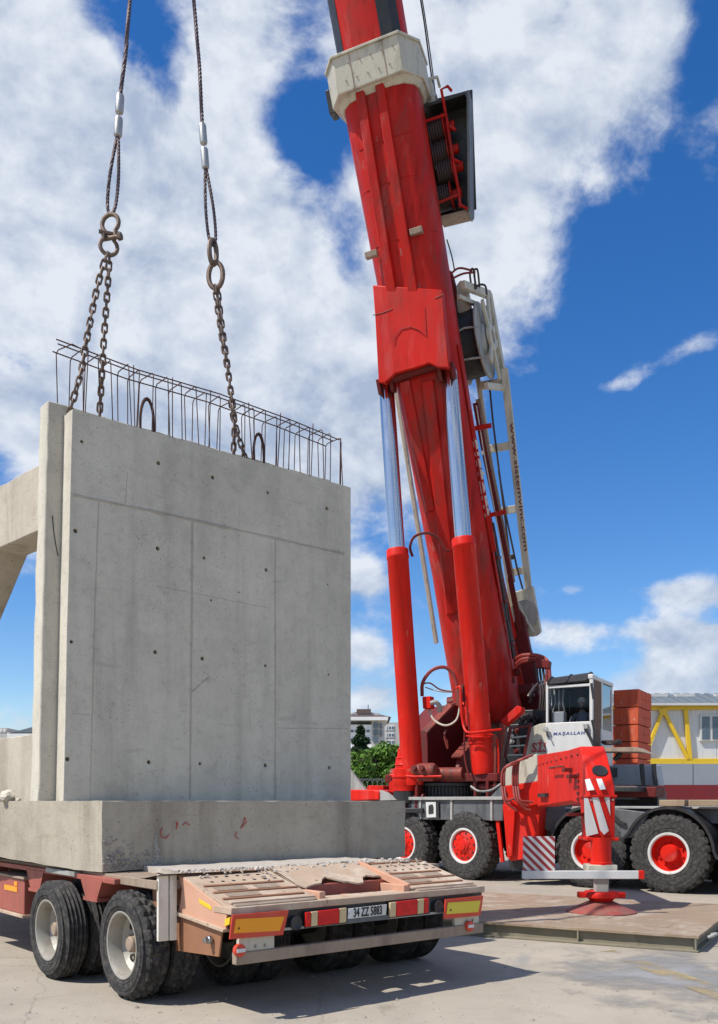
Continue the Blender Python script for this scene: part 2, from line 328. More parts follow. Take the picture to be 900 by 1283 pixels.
def concrete(name, base, dark, holes=.5, streakc=(.13, .12, .10), lines=.28):
    m = bpy.data.materials.new(name); m.use_nodes = True; nt = m.node_tree; N = nt.nodes.new; L = nt.links.new; b = nt.nodes['Principled BSDF']
    tc = N('ShaderNodeTexCoord'); vec = tc.outputs['Object']
    def no(sc, det=8, ro=.6, st=None, dist=0):
        n = N('ShaderNodeTexNoise'); n.inputs['Scale'].default_value = sc; n.inputs['Detail'].default_value = det; n.inputs['Roughness'].default_value = ro; n.inputs['Distortion'].default_value = dist
        if st:
            mp = N('ShaderNodeMapping'); mp.inputs['Scale'].default_value = st; L(vec, mp.inputs[0]); L(mp.outputs[0], n.inputs['Vector'])
        else: L(vec, n.inputs['Vector'])
        return n.outputs[0]
    def rng(x, a, c, lo=0., hi=1.):
        r = N('ShaderNodeMapRange'); r.inputs['From Min'].default_value = a; r.inputs['From Max'].default_value = c; r.inputs['To Min'].default_value = lo; r.inputs['To Max'].default_value = hi
        L(x, r.inputs['Value']); return r.outputs[0]
    def mix(f, a, c, mode='MIX'):
        x = N('ShaderNodeMix'); x.data_type = 'RGBA'; x.blend_type = mode
        for s_, val in (('Factor', f), ('A', a), ('B', c)):
            if isinstance(val, (int, float)): x.inputs[s_].default_value = val
            elif isinstance(val, tuple): x.inputs[s_].default_value = (*val[:3], 1)
            else: L(val, x.inputs[s_])
        return x.outputs['Result']
    c = mix(rng(no(1.3, 6), .3, .7), base, dark)
    c = mix(rng(no(2.6, 3, .5, (1.6, 1.6, .05)), .42, .62, 0, .35), c, tuple(x * 1.14 for x in base))
    c = mix(rng(no(11, 7, .7), .52, .70, 0, .5), c, tuple(x * .70 for x in dark))
    c = mix(rng(no(.55, 5, .6), .44, .66, 0, .7), c, tuple(x * .80 for x in dark))
    c = mix(rng(no(6, 8, .7), .35, .7, 0, .5), c, tuple(x * 1.16 for x in base))
    c = mix(rng(no(2.2, 8, .65, (1.5, 1.5, .12)), .50, .72, 0, lines), c, streakc)
    fine = no(55, 5, .75); c = mix(1., c, mix(fine, (.84, .84, .84), (1.12, 1.12, 1.12)), 'MULTIPLY')
    vo = N('ShaderNodeTexVoronoi'); vo.inputs['Scale'].default_value = 19; vo.inputs['Randomness'].default_value = 1; L(vec, vo.inputs['Vector'])
    msk = rng(no(2.6, 4), .46, .60); hole = N('ShaderNodeMath'); hole.operation = 'MULTIPLY'
    L(rng(vo.outputs['Distance'], .09, .15, 1, 0), hole.inputs[0]); L(msk, hole.inputs[1])
    hm = N('ShaderNodeMath'); hm.operation = 'MULTIPLY'; hm.inputs[1].default_value = holes; L(hole.outputs[0], hm.inputs[0])
    c = mix(hm.outputs[0], c, (.06, .055, .05))
    v2 = N('ShaderNodeTexVoronoi'); v2.inputs['Scale'].default_value = 47; L(vec, v2.inputs['Vector']); h2 = N('ShaderNodeMath'); h2.operation = 'MULTIPLY'
    L(rng(v2.outputs['Distance'], .12, .2, .7, 0), h2.inputs[0]); L(rng(no(1.7, 4), .47, .60), h2.inputs[1]); c = mix(h2.outputs[0], c, (.10, .09, .08))
    c = mix(rng(no(7, 5, .6, (.35, .35, 1.8), .8), .62, .69, 0, .28), c, tuple(x * .62 for x in dark))
    # hairline scratches
    sc = rng(no(9, 3, .5, (1, 1, .25), 1.5), .496, .504)
    s1 = N('ShaderNodeMath'); s1.operation = 'PINGPONG'; L(sc, s1.inputs[0]); s1.inputs[1].default_value = .5
    s2 = N('ShaderNodeMath'); s2.operation = 'MULTIPLY'; L(s1.outputs[0], s2.inputs[0]); L(rng(no(1.9, 3), .48, .60, 0, .8), s2.inputs[1])
    c = mix(s2.outputs[0], c, (.09, .085, .08))
    L(c, b.inputs['Base Color']); b.inputs['Roughness'].default_value = .88; b.inputs['Specular IOR Level'].default_value = .3
    hgt = N('ShaderNodeMath'); hgt.operation = 'SUBTRACT'; L(fine, hgt.inputs[0]); L(hm.outputs[0], hgt.inputs[1])
    hg2 = N('ShaderNodeMath'); hg2.operation = 'MULTIPLY_ADD'; L(no(5, 5), hg2.inputs[0]); hg2.inputs[1].default_value = .8; L(hgt.outputs[0], hg2.inputs[2])
    bp = N('ShaderNodeBump'); bp.inputs['Strength'].default_value = .32; bp.inputs['Distance'].default_value = .012; L(hg2.outputs[0], bp.inputs['Height']); L(bp.outputs[0], b.inputs['Normal'])
    MATS[name] = m; return m
CONC = concrete('precast_concrete', (.565, .525, .435), (.465, .43, .355), .6)
CONC2 = concrete('footing_concrete', (.44, .39, .31), (.33, .29, .225), .8, (.15, .125, .09), .6)
CONCL = concrete('pale_concrete', (.47, .42, .34), (.38, .335, .265), .6, (.20, .16, .115), .6)
RUBBLE = mat('rubble_dust', (.50, .45, .39), .95, col2=(.36, .31, .26), amt=.9, scale=12, bump=.4)

def ground_mat():
    m = bpy.data.materials.new('yard_concrete'); m.use_nodes = True; nt = m.node_tree; N = nt.nodes.new; L = nt.links.new; b = nt.nodes['Principled BSDF']
    tc = N('ShaderNodeTexCoord'); vec = tc.outputs['Object']
    def no(sc, det=8, ro=.6, dist=0, st=None):
        n = N('ShaderNodeTexNoise'); n.inputs['Scale'].default_value = sc; n.inputs['Detail'].default_value = det; n.inputs['Roughness'].default_value = ro; n.inputs['Distortion'].default_value = dist
        if st:
            mp = N('ShaderNodeMapping'); mp.inputs['Scale'].default_value = st; mp.inputs['Rotation'].default_value = (0, 0, .69); L(vec, mp.inputs[0]); L(mp.outputs[0], n.inputs['Vector'])
        else: L(vec, n.inputs['Vector'])
        return n.outputs[0]
    def rng(x, a, c, lo=0., hi=1.):
        r = N('ShaderNodeMapRange'); r.inputs['From Min'].default_value = a; r.inputs['From Max'].default_value = c; r.inputs['To Min'].default_value = lo; r.inputs['To Max'].default_value = hi
        L(x, r.inputs['Value']); return r.outputs[0]
    def mix(f, a, c, mode='MIX'):
        x = N('ShaderNodeMix'); x.data_type = 'RGBA'; x.blend_type = mode
        for s_, val in (('Factor', f), ('A', a), ('B', c)):
            if isinstance(val, (int, float)): x.inputs[s_].default_value = val
            elif isinstance(val, tuple): x.inputs[s_].default_value = (*val[:3], 1)
            else: L(val, x.inputs[s_])
        return x.outputs['Result']
    c = mix(rng(no(.35, 5), .35, .65), (.43, .375, .30), (.345, .305, .25))
    c = mix(rng(no(2.1, 9, .7, .6), .45, .7, 0, .55), c, (.30, .26, .205))
    c = mix(rng(no(.9, 8, .72, 1.0, (1, .35, 1)), .58, .70, 0, .6), c, (.235, .235, .24))
    c = mix(rng(no(4.5, 10, .75, .3), .60, .72, 0, .5), c, (.52, .455, .37))
    c = mix(rng(no(1.6, 5, .6, .2, (.12, 2.6, 1)), .60, .72, 0, .35), c, (.20, .175, .145))
    c = mix(rng(no(1.15, 7, .6, .4), .63, .70, 0, .45), c, (.165, .145, .12))
    fine = no(70, 5, .8); c = mix(1., c, mix(fine, (.78, .78, .78), (1.18, 1.18, 1.18)), 'MULTIPLY')
    vo = N('ShaderNodeTexVoronoi'); vo.feature = 'DISTANCE_TO_EDGE'; vo.inputs['Scale'].default_value = .28
    vm = N('ShaderNodeVectorMath'); vm.operation = 'ADD'; nn = N('ShaderNodeTexNoise'); nn.inputs['Scale'].default_value = 2.2; nn.inputs['Detail'].default_value = 5; L(vec, nn.inputs['Vector'])
    ms = N('ShaderNodeVectorMath'); ms.operation = 'SCALE'; ms.inputs['Scale'].default_value = .35; L(nn.outputs['Color'], ms.inputs[0]); L(vec, vm.inputs[0]); L(ms.outputs[0], vm.inputs[1]); L(vm.outputs[0], vo.inputs['Vector'])
    c = mix(rng(vo.outputs['Distance'], 0.0006, .0025, .35, 0), c, (.15, .13, .11))
    L(c, b.inputs['Base Color']); b.inputs['Roughness'].default_value = .9; b.inputs['Specular IOR Level'].default_value = .25
    ad = N('ShaderNodeMath'); ad.operation = 'MULTIPLY_ADD'; L(no(6, 6), ad.inputs[0]); ad.inputs[1].default_value = 1.2; L(fine, ad.inputs[2])
    bp = N('ShaderNodeBump'); bp.inputs['Strength'].default_value = .35; bp.inputs['Distance'].default_value = .012; L(ad.outputs[0], bp.inputs['Height']); L(bp.outputs[0], b.inputs['Normal'])
    return m
GROUND = ground_mat()
def worn_mat(name, paint, thr, soft=.12, border=False):
    m = bpy.data.materials.new(name); m.use_nodes = True; nt = m.node_tree; N = nt.nodes.new; L = nt.links.new; b = nt.nodes['Principled BSDF']
    tc = N('ShaderNodeTexCoord'); n = N('ShaderNodeTexNoise'); n.inputs['Scale'].default_value = 1.3; n.inputs['Detail'].default_value = 12; n.inputs['Roughness'].default_value = .66; L(tc.outputs['Object'], n.inputs['Vector'])
    r = N('ShaderNodeMapRange'); r.inputs['From Min'].default_value = thr; r.inputs['From Max'].default_value = thr + soft; L(n.outputs[0], r.inputs['Value'])
    if border:
        d = N('ShaderNodeVectorMath'); d.operation = 'DISTANCE'; d.inputs[1].default_value = (.5, .5, .5); L(tc.outputs['Generated'], d.inputs[0])
        m1 = N('ShaderNodeMath'); m1.operation = 'MULTIPLY_ADD'; m1.inputs[1].default_value = .75; L(d.outputs['Value'], m1.inputs[0]); L(n.outputs[0], m1.inputs[2])
        m2 = N('ShaderNodeMath'); m2.operation = 'SUBTRACT'; m2.inputs[1].default_value = .54; L(m1.outputs[0], m2.inputs[0]); m3 = N('ShaderNodeMath'); m3.operation = 'ADD'; m3.inputs[1].default_value = .40; L(m2.outputs[0], m3.inputs[0]); L(m3.outputs[0], r.inputs['Value'])
    t = N('ShaderNodeBsdfTransparent'); x = N('ShaderNodeMixShader'); L(r.outputs[0], x.inputs[0]); L(b.outputs[0], x.inputs[1]); L(t.outputs[0], x.inputs[2])
    L(x.outputs[0], nt.nodes['Material Output'].inputs[0]); b.inputs['Base Color'].default_value = (*paint, 1); b.inputs['Roughness'].default_value = .85; return m

# ================================================================== SETTING
g = MB(); nx, ny = 40, 40
g.add([(-1500, -60, 0), (1500, -60, 0), (1500, 2500, 0), (-1500, 2500, 0)], [(0, 1, 2, 3)])
ground = top('ground', g, GROUND, (0, 0, 0), kind='structure', smooth=0)
def gpt(u, v, z=0): r = ray(u, v); return CAM + r * ((z - HC) / r.z)
mk = MB(); a = [gpt(748, 1191, .012), gpt(768, 1189, .012), gpt(915, 1240, .012), gpt(908, 1256, .012)]
mk.add(a, [(0, 1, 2, 3)]); top('ground_marking', mk, worn_mat('worn_yellow_line', (.42, .32, .16), .34, .22), a[0], kind='structure', smooth=0)
pa = MB(); a = [gpt(625, 1192, .008), gpt(690, 1180, .008), gpt(930, 1190, .008), gpt(1010, 1262, .008), gpt(845, 1283, .008), gpt(740, 1262, .008)]
pa.add(a, [tuple(range(6))]); top('pavement_patch', pa, worn_mat('bluish_worn_patch', (.26, .255, .25), .40, .26, True), a[0], kind='structure', smooth=0)

# far apartment blocks -------------------------------------------------------
def apartment(Y, px, label, rows, body, roofpx=None, side=None):
    """px = (u0, u1, vtop); rows = list of (u0,u1,v0,v1) windows on the front"""
    u0, u1, vt = px; p0 = P(u0, VH, Y); r = root('apartment_building', MX.Translation((p0.x, Y, 0)), label, 'building')
    b = MB(); A = P(u0, vt, Y); B = P(u1, vt, Y); b.fbox(lambda x, y, z: V((x, y, z)), A.x, B.x, Y, Y + 14, 0, A.z); obj('wall', b, body, r, smooth=0)
    if side:
        b = MB(); C1 = P(u1, vt, Y); C2 = P(side, vt + 6, Y + 9); b.prism([V((C1.x + .01, Y + .3, 0)), V((C2.x, Y + 9, 0)), V((C2.x, Y + 9, C1.z)), V((C1.x + .01, Y + .3, C1.z))], V((-.5, 1.2, 0))); obj('side_wall', b, FARG, r, smooth=0)
    for (a, c, v0, v1) in rows:
        q0 = P(a, v0, Y); q1 = P(c, v1, Y); w = MB().fbox(lambda x, y, z: V((x, y, z)), q0.x, q1.x, Y - .12, Y + .05, q1.z, q0.z); wo = obj('window', w, FARW, r, smooth=0)
        k = .18; n = 2; wd = (q1.x - q0.x)
        for i in range(n):
            x0 = q0.x + k / 2 + i * wd / n; x1 = q0.x + (i + 1) * wd / n - k / 2
            obj('pane', MB().fbox(lambda x, y, z: V((x, y, z)), x0, x1, Y - .16, Y - .10, q1.z + k, q0.z - k), FARGL, wo, smooth=0)
    return r
Yb = 150
ap = apartment(Yb, (425, 466, 908), 'white apartment block with brown hipped roof behind the conifer', [(439, 449, 913, 919), (453, 464, 913, 919), (439, 449, 924, 930), (455, 464, 922, 930), (439, 449, 936, 942), (455, 464, 936, 942), (427, 436, 913, 919), (427, 436, 924, 930)], FARW, side=481)
b = MB()
for (a, c, v0, v1) in [(468, 473.5, 905, 912), (468, 473.5, 914, 921), (468, 473.5, 923, 931), (476, 478.5, 906, 913), (476, 478.5, 915, 923)]:
    q0 = P(a, v0, Yb - .2); q1 = P(c, v1, Yb - .2); wo = obj('window', MB().fbox(lambda x, y, z: V((x, y, z)), q0.x, q1.x, Yb - .4, Yb - .1, q1.z, q0.z), FARGL, ap, smooth=0)
w0 = P(466, 900, Yb); w1 = P(482, 960, Yb); obj('stair_tower', MB().fbox(lambda x, y, z: V((x, y, z)), w0.x, w1.x, Yb - .1, Yb + 8, 0, w0.z + .1), FARG, ap, smooth=0)
def fb(u0, u1, v0, v1, Y, d=1., off=0): q0 = P(u0, v0, Y); q1 = P(u1, v1, Y); return MB().fbox(lambda x, y, z: V((x, y, z)), q0.x, q1.x, Y + off, Y + off + d, q1.z, q0.z)
obj('eaves', fb(422, 486, 899, 903, Yb, 12, -1.2), FARW, ap, smooth=0)
obj('attic_wall', fb(440, 476, 893, 899.2, Yb, 8, .8), FARG, ap, smooth=0)
for a in (441, 450, 459): obj('window', fb(a, a + 6, 894.5, 898.5, Yb, .3, .6), FARGL, ap, smooth=0)
rf = MB(); zb = P(0, 899, Yb).z; zt = P(0, 889, Yb).z; xs = [P(u, 0, Yb).x for u in (424, 446, 464, 490)]
rf.add([(xs[0], Yb - 1, zb), (xs[3], Yb - 1, zb), (xs[3], Yb + 12, zb), (xs[0], Yb + 12, zb), (xs[1], Yb + 4, zt), (xs[2], Yb + 4, zt), (xs[2], Yb + 8, zt), (xs[1], Yb + 8, zt)],
       [(0, 1, 5, 4), (1, 2, 6, 5), (2, 3, 7, 6), (3, 0, 4, 7), (4, 5, 6, 7), (0, 3, 2, 1)])
rfo = obj('roof', rf, ROOFT, ap, smooth=0); obj('dormer', fb(447, 465, 888, 893.5, Yb, 3, .5), ROOFT, rfo, smooth=0); obj('antenna', MB().cyl(P(461.5, 890, Yb), P(461.5, 883, Yb), .07, seg=5), RAIL, rfo)
apartment(170, (482, 530, 905), 'beige lower apartment block with square windows beside the white block', [(487, 494, 909, 915), (487, 494, 918, 924), (487, 494, 927, 933), (500, 504, 909, 915), (500, 504, 918, 924), (483, 485.5, 909, 915), (483, 485.5, 918, 924), (506, 512, 910, 916), (506, 512, 919, 925)], FARG)
apartment(160, (-60, 9, 912), 'grey flat roofed building peeping over the low concrete upstand at left', [(0, 3, 914, 917), (4.5, 7.5, 914, 917)], FARG)
b = root('shed', MX.Translation((P(18, VH, 120).x, 120, 0)), 'low white shed roof between the upstand and the wall pier at left', 'building')
obj('wall', fb(9, 60, 918, 990, 120, 8), FARW, b, smooth=0); obj('roof', MB().prism([P(10, 919, 120), P(40, 911, 120), P(66, 911, 120), P(66, 919, 120)], V((0, 8, 0))), ROOFS, b, smooth=0)

# trees ---------------------------------------------------------------------
def leafcloud(mb, pts, size, rnd, flat=.3):
    for p in pts:
        n = V((rnd.gauss(0, 1), rnd.gauss(0, 1), rnd.gauss(.4, 1))).normalized(); t = n.orthogonal().normalized()
        t = (MX.Rotation(rnd.uniform(0, 6.28), 3, n) @ t); w = n.cross(t); s = size * rnd.uniform(.6, 1.3)
        mb.add([p - t * s, p + w * s * .5, p + t * s, p - w * s * .5], [(0, 1, 2, 3)])
def tree(name, u, vtop, Y, wid, label, conifer=False, mt=None, seed=1, n=3000, ls=.16):
    rnd = random.Random(seed); base = P(u, VH, Y); base.z = 0; h = P(u, vtop, Y).z; r = root(name, MX.Translation(base), label, 'tree', None)
    tr = MB(); pts = [base + V((math.sin(k) * .06, 0, h * .9 * k / 6)) for k in range(7)]; tr.tube(pts, [h * .022 * (1 - k / 7.5) + .02 for k in range(7)], 8)
    limbs = []
    for k in range(14):
        t = rnd.uniform(.25, .8); a = rnd.uniform(0, 6.28); L_ = wid * rnd.uniform(.5, .85) * (1.25 - t if conifer else 1)
        s = base + V((0, 0, h * t)); e = s + V((math.cos(a) * L_, math.sin(a) * L_, (-.1 if conifer else .5) * L_)); tr.tube([s, (s + e) / 2 + V((0, 0, .1 * L_)), e], [.05, .035, .015], 6); limbs.append((s, e))
    obj('trunk', tr, BARK, r)
    cr = MB(); pts = []
    if conifer:
        for k in range(n):
            t = rnd.random() ** .8; z = h * (.08 + .92 * t); rad = wid * (1 - t) ** .9 * (0.65 + .35 * math.sin(z * 9)) * rnd.uniform(.45, 1.05) + .05; a = rnd.uniform(0, 6.28); pts.append(base + V((math.cos(a) * rad, math.sin(a) * rad, z - rad * .25)))
    else:
        cl = []
        for k in range(46):
            a = rnd.uniform(0, 6.28); rr = wid * math.sqrt(rnd.random()); z = h * rnd.uniform(.28, .92); f = 1 - abs(z / h - .55) * 1.1; cl.append((base + V((math.cos(a) * rr * f, math.sin(a) * rr * f, z)), wid * rnd.uniform(.14, .30)))
        for k in range(n):
            c, s = rnd.choice(cl); q = V((rnd.gauss(0, 1), rnd.gauss(0, 1), rnd.gauss(0, .8))); q = q.normalized() * s * rnd.uniform(.6, 1.08); pts.append(c + q)
    leafcloud(cr, pts, ls, rnd); o = obj('crown', cr, mt, r, smooth=0); return r
tree('conifer_tree', 452, 911, 62, 3.0, 'dark green conical conifer in front of the white apartment block', True, NEED, 3, 9000, .2)
tree('broadleaf_tree', 474, 928, 56, 2.1, 'bright green broadleaf tree right of the conifer', False, LEAF, 4, 6000, .16)
tree('broadleaf_tree', 443, 941, 54, 1.7, 'bright green bushy tree growing low at the foot of the conifer', False, LEAF, 5, 4600, .15)
tree('broadleaf_tree', 494, 934, 60, 2.0, 'yellow green tree partly hidden behind the red slewing gear', False, LEAF, 6, 4600, .15)
tree('broadleaf_tree', 418, 950, 58, 2.0, 'green tree mostly hidden behind the concrete wall edge', False, LEAF, 8, 4600, .16)
# railing with arched tops
Yf = 44; fr = root('iron_railing', MX.Translation((P(470, VH, Yf).x, Yf, 0)), 'dark iron railing with looped arch tops below the trees', 'railing')
b = MB(); z0 = 0; zt = P(0, 976, Yf).z; zr = P(0, 986, Yf).z
x0 = P(430, 0, Yf).x; x1 = P(520, 0, Yf).x; step = .235; k = 0; x = x0
while x < x1:
    hoop = MB(); pts = [V((x, Yf, .3)), V((x, Yf, zt - .2))] + [V((x + step - step * math.cos(a), Yf, zt - .2 + .2 * math.sin(a))) for a in [math.pi * i / 8 for i in range(1, 8)]] + [V((x + 2 * step, Yf, zt - .2)), V((x + 2 * step, Yf, .3))]
    hoop.tube(pts, .022, 6); obj('hoop', hoop, RAIL, fr); x += step; k += 1
for zz in (.3, zr - .25): obj('rail', MB().cyl((x0 - 1, Yf + .03, zz), (x1 + 1, Yf + .03, zz), .03, seg=6), RAIL, fr)
obj('kerb', MB().fbox(lambda x, y, z: V((x, y, z)), x0 - 8, x1 + 4, Yf - .2, Yf + .3, 0, .25), CONC2, fr, smooth=0)

# site cabin on a painted wall, right ---------------------------------------
Yc = 29.0
sw = root('painted_wall', MX.Translation((P(860, VH, Yc).x, Yc, 0)), 'long low wall painted grey above and dark red below under the site cabin', 'wall')
I = lambda x, y, z: V((x, y, z))
xL = P(690, 0, Yc).x; xR = P(1080, 0, Yc).x; zA = P(0, 957, Yc).z; zB = P(0, 983.5, Yc).z
obj('upper_band', MB().fbox(I, xL, xR, Yc, Yc + 6, zB, zA), PLGREY, sw, smooth=0)
obj('lower_band', MB().fbox(I, xL - .02, xR, Yc - .03, Yc + 6, 0, zB), PLRED, sw, smooth=0)
for u in (806, 822, 868, 930): obj('seam', MB().fbox(I, P(u, 0, Yc).x, P(u, 0, Yc).x + .02, Yc - .006, Yc + .01, zB, zA), GREY, sw, smooth=0)
cb = root('site_cabin', MX.Translation((P(870, VH, Yc).x, Yc, zA)), 'white panel site cabin with yellow steel frame and grey sheet roof at right', 'building')
Y2 = Yc + .15; zT = P(0, 881, Y2).z; zM = P(0, 952, Y2).z; zt2 = P(0, 891, Y2).z
xs = [P(u, 0, Y2).x for u in (700, 776, 862, 900, 960, 1060)]
for i in range(5): obj('wall_panel', MB().fbox(I, xs[i] + .006, xs[i + 1] - .006, Y2 + .12, Y2 + .2, zA + .02, zT + .05), PANELW, cb, bev=.004)
obj('back_wall', MB().fbox(I, xs[0], xs[-1], Y2 + 2.4, Y2 + 2.5, zA + .02, zT + .05), PANELW, cb, smooth=0)
def ybar(pa, pb, w): return obj('frame_bar', MB().beam(pa, pb, w, .10, V((0, 1, 0)).cross((V(pb) - V(pa)).normalized())), YEL, cb, bev=.01)
Yq = Y2 + .05
ybar(P(690, 888, Yq), P(1075, 883, Yq), .17); ybar(P(690, 954.5, Yq), P(1075, 954.5, Yq), .20)
ybar(P(859, 888.5, Yq - .01), P(865, 952, Yq - .01), .13); ybar(P(831, 889, Yq - .02), P(862, 951, Yq - .02), .11); ybar(P(831, 889, Yq - .03), P(815, 930, Yq - .03), .11); ybar(P(815, 930, Yq - .02), P(806, 952, Yq - .02), .11)
ybar(P(948, 888.5, Yq - .01), P(950, 952, Yq - .01), .13)
obj('gusset_plate', MB().prism([P(825, 888, Yq - .09), P(838, 887, Yq - .09), P(835, 896, Yq - .09), P(828, 896, Yq - .09)], V((0, .03, 0))), YEL, cb)
wn = obj('window', fb(878, 912, 895, 928.5, Y2, .1, .04), WHITE, cb, bev=.01)
for a, c in ((880.5, 890), (893.5, 910)): obj('pane', fb(a, c, 897.5, 926, Y2, .03, .025), FARGL, wn, smooth=0)
rr = MB(); n = 60; xs2 = [P(690, 0, Y2).x + k * (P(1080, 0, Y2).x - P(690, 0, Y2).x) / n for k in range(n + 1)]
ze = P(0, 882, Y2).z; zr_ = P(0, 873.5, Y2 + 1.4).z
for k in range(n):
    d_ = .03 if k % 2 else 0
    rr.add([(xs2[k], Y2 - .15, ze + d_), (xs2[k + 1], Y2 - .15, ze + d_), (xs2[k + 1], Y2 + 1.5, zr_ + d_ + .12), (xs2[k], Y2 + 1.5, zr_ + d_ + .12), (xs2[k], Y2 - .15, ze - .05), (xs2[k + 1], Y2 - .15, ze - .05), (xs2[k + 1], Y2 + 1.5, zr_), (xs2[k], Y2 + 1.5, zr_)], [(0, 1, 2, 3), (4, 7, 6, 5), (0, 4, 5, 1), (1, 5, 6, 2), (2, 6, 7, 3), (3, 7, 4, 0)])
ro = obj('roof', rr, ROOFS, cb, smooth=0)
obj('fascia', fb(690, 1080, 881.5, 884.5, Y2, .06, -.2), WHITE, cb, smooth=0)
for a, c in ((812, 837), (848, 871), (897, 925)): obj('skylight_strip', fb(a, c, 869.0, 873.0, Y2 + .9, .35), WHITE, ro, smooth=0)

# ================================================================== PRECAST CONCRETE UNIT
def resample(pts, step):
    out = [pts[0]]; acc = 0
    for a, b in zip(pts[:-1], pts[1:]):
        L_ = (b - a).length
        while acc + L_ >= step:
            t = (step - acc) / L_; a = a.lerp(b, t); out.append(a); L_ = (b - a).length; acc = 0
        acc += L_
    return out + [pts[-1]]
pr = root('precast_wall_unit', frameM(E0, ER, EF), 'tall grey precast concrete wall unit on thick footing, hanging in chains above the trailer', 'concrete wall')
def rough_box(x0, x1, y0, y1, z0, z1, res, amp, fr=E, seed=0, wob=None):
    """box with subdivided faces and slightly uneven arrises"""
    bm = bmesh.new(); bmesh.ops.create_cube(bm, size=1)
    for v in bm.verts: v.co = V((x0 + (v.co.x + .5) * (x1 - x0), y0 + (v.co.y + .5) * (y1 - y0), z0 + (v.co.z + .5) * (z1 - z0)))
    for ax, ln in ((0, x1 - x0), (1, y1 - y0), (2, z1 - z0)):
        n = max(1, int(ln / res)); a = (x0, y0, z0)[ax]
        for k in range(1, n):
            no = V((0, 0, 0)); no[ax] = 1; co = V((0, 0, 0)); co[ax] = a + ln * k / n
            bmesh.ops.bisect_plane(bm, geom=bm.verts[:] + bm.edges[:] + bm.faces[:], plane_co=co, plane_no=no)
    c = V(((x0 + x1) / 2, (y0 + y1) / 2, (z0 + z1) / 2)); out = MB()
    for v in bm.verts:
        e = sum((abs(v.co.x - a) < 1e-4) for a in (x0, x1)) + sum((abs(v.co.y - a) < 1e-4) for a in (y0, y1)) + sum((abs(v.co.z - a) < 1e-4) for a in (z0, z1))
        nz = mnoise.noise_vector(v.co * 7 + V((seed, 0, 0))) * amp * (.25 if e == 1 else .8)
        p = v.co + nz
        if e >= 2: p += (c - v.co).normalized() * max(0, mnoise.noise(v.co * 11 + V((0, seed, 0)))) * amp * 1.6
        if wob: p = wob(p)
        v.co = p
    bm.verts.index_update(); out.add([fr(*v.co) for v in bm.verts], [[v.index for v in f.verts] for f in bm.faces]); bm.free(); return out
ZF0, ZF1, ZW = .965, 1.553, 5.11
def foot_wob(p):
    p = p.copy()
    if p.z < 1.1: p.z += max(0, p.y - .5) * .035
    p.x -= .112 * p.y * max(0, 1 - p.x / 3.4)
    return p
def skew(p): p = p.copy(); p.x -= .10 * (p.y - 1.2); return p
obj('footing', rough_box(0, 3.385, 0, 5.2, ZF0, ZF1, .11, .011, wob=foot_wob), CONC2, pr, bev=.006)
def taper(p):                      # the panel leans in slightly towards its top at the near end
    p = p.copy(); t = (p.z - ZF1) / (ZW - ZF1); k = 1 - (p.x / 3.4); p.x += .085 * t * k; return p
# wall panel with real tie holes
wm = rough_box(.03, 3.375, .9, 1.09, ZF1 - .01, ZW, .5, .004, wob=taper)
wall = obj('wall_panel', wm, CONC, pr)
cut = MB(); holes_px = [(103, 553), (199, 580), (267, 598), (336, 617), (95, 665), (198, 687), (256, 699), (334, 714), (410, 637), (90, 804), (195, 817), (254, 825), (333, 834), (85, 951), (187, 955), (251, 957), (333, 959), (413, 962), (411, 732), (412, 845), (265, 752), (300, 742)]
for i, (u, v) in enumerate(holes_px):
    p = Ey(u, v, .9); r_ = .020 if i < 18 else .011
    cut.cyl(p - EF * .05, p + EF * .11, r_ * (1 if i % 3 else .8), seg=10)
cm_ = bpy.data.meshes.new('cut'); cm_.from_pydata([tuple(W[wall.name].inverted() @ p) for p in cut.v], [], cut.f); fix(cm_)
co_ = bpy.data.objects.new('cut', cm_); COL.objects.link(co_); co_.matrix_world = W[wall.name]
md = wall.modifiers.new('holes', 'BOOLEAN'); md.object = co_; md.operation = 'DIFFERENCE'; md.solver = 'EXACT'
bpy.context.view_layer.update()
nm = bpy.data.meshes.new_from_object(wall.evaluated_get(bpy.context.evaluated_depsgraph_get()))
wall.modifiers.clear(); wall.data = nm; bpy.data.objects.remove(co_)
nm.materials.clear(); nm.materials.append(CONC)
nm.polygons.foreach_set('use_smooth', [False] * len(nm.polygons)); bevel(wall, .006)
SEAM = concrete('seam_concrete', (.44, .40, .33), (.33, .30, .25), .5)
def seam(px, w=.017, pr_=.005):
    pts = resample([Ey(u, v, .9) for u, v in px], .12); s = MB(); n = len(pts); rows = []
    d_ = (pts[-1] - pts[0]).normalized(); sd = EF.cross(d_).normalized()
    for k, p in enumerate(pts):
        q = mnoise.noise(p * 9); w2 = w * (.55 + .9 * abs(mnoise.noise(p * 5 + V((9, 0, 0))))); p = p + sd * q * .004
        rows.append([p - sd * w2, p - sd * w2 * .4 - EF * pr_, p + sd * w2 * .4 - EF * pr_, p + sd * w2, p + EF * .003])
    s.loft(rows); obj('casting_seam', s, SEAM, pr)
seam([(93, 620), (240, 651), (432, 694)]); seam([(241, 652), (240, 800), (238, 1001)]); seam([(345, 676), (345, 1001)], .014); seam([(124, 628), (119, 760), (113, 1002)], .009, .003)
seam([(92, 894), (113, 896)], .006, .002); seam([(200, 735), (338, 762)], .005, .002); seam([(346, 912), (436, 913)], .005, .002)
seam([(239, 868), (262, 848)], .010, .003); seam([(160, 592), (157, 632)], .006, .002)
def pw(p): p = p.copy(); t = (p.z - ZF1) / (ZW - ZF1); k = 1 - (p.x / 3.4); p.x += .085 * t * k; return p
pier = obj('rear_wall', rough_box(-.125, 3.22, 1.10, 1.30, ZF1 - .01, ZW + .105, .16, .010, wob=pw, seed=5), CONC, pr, bev=.012)
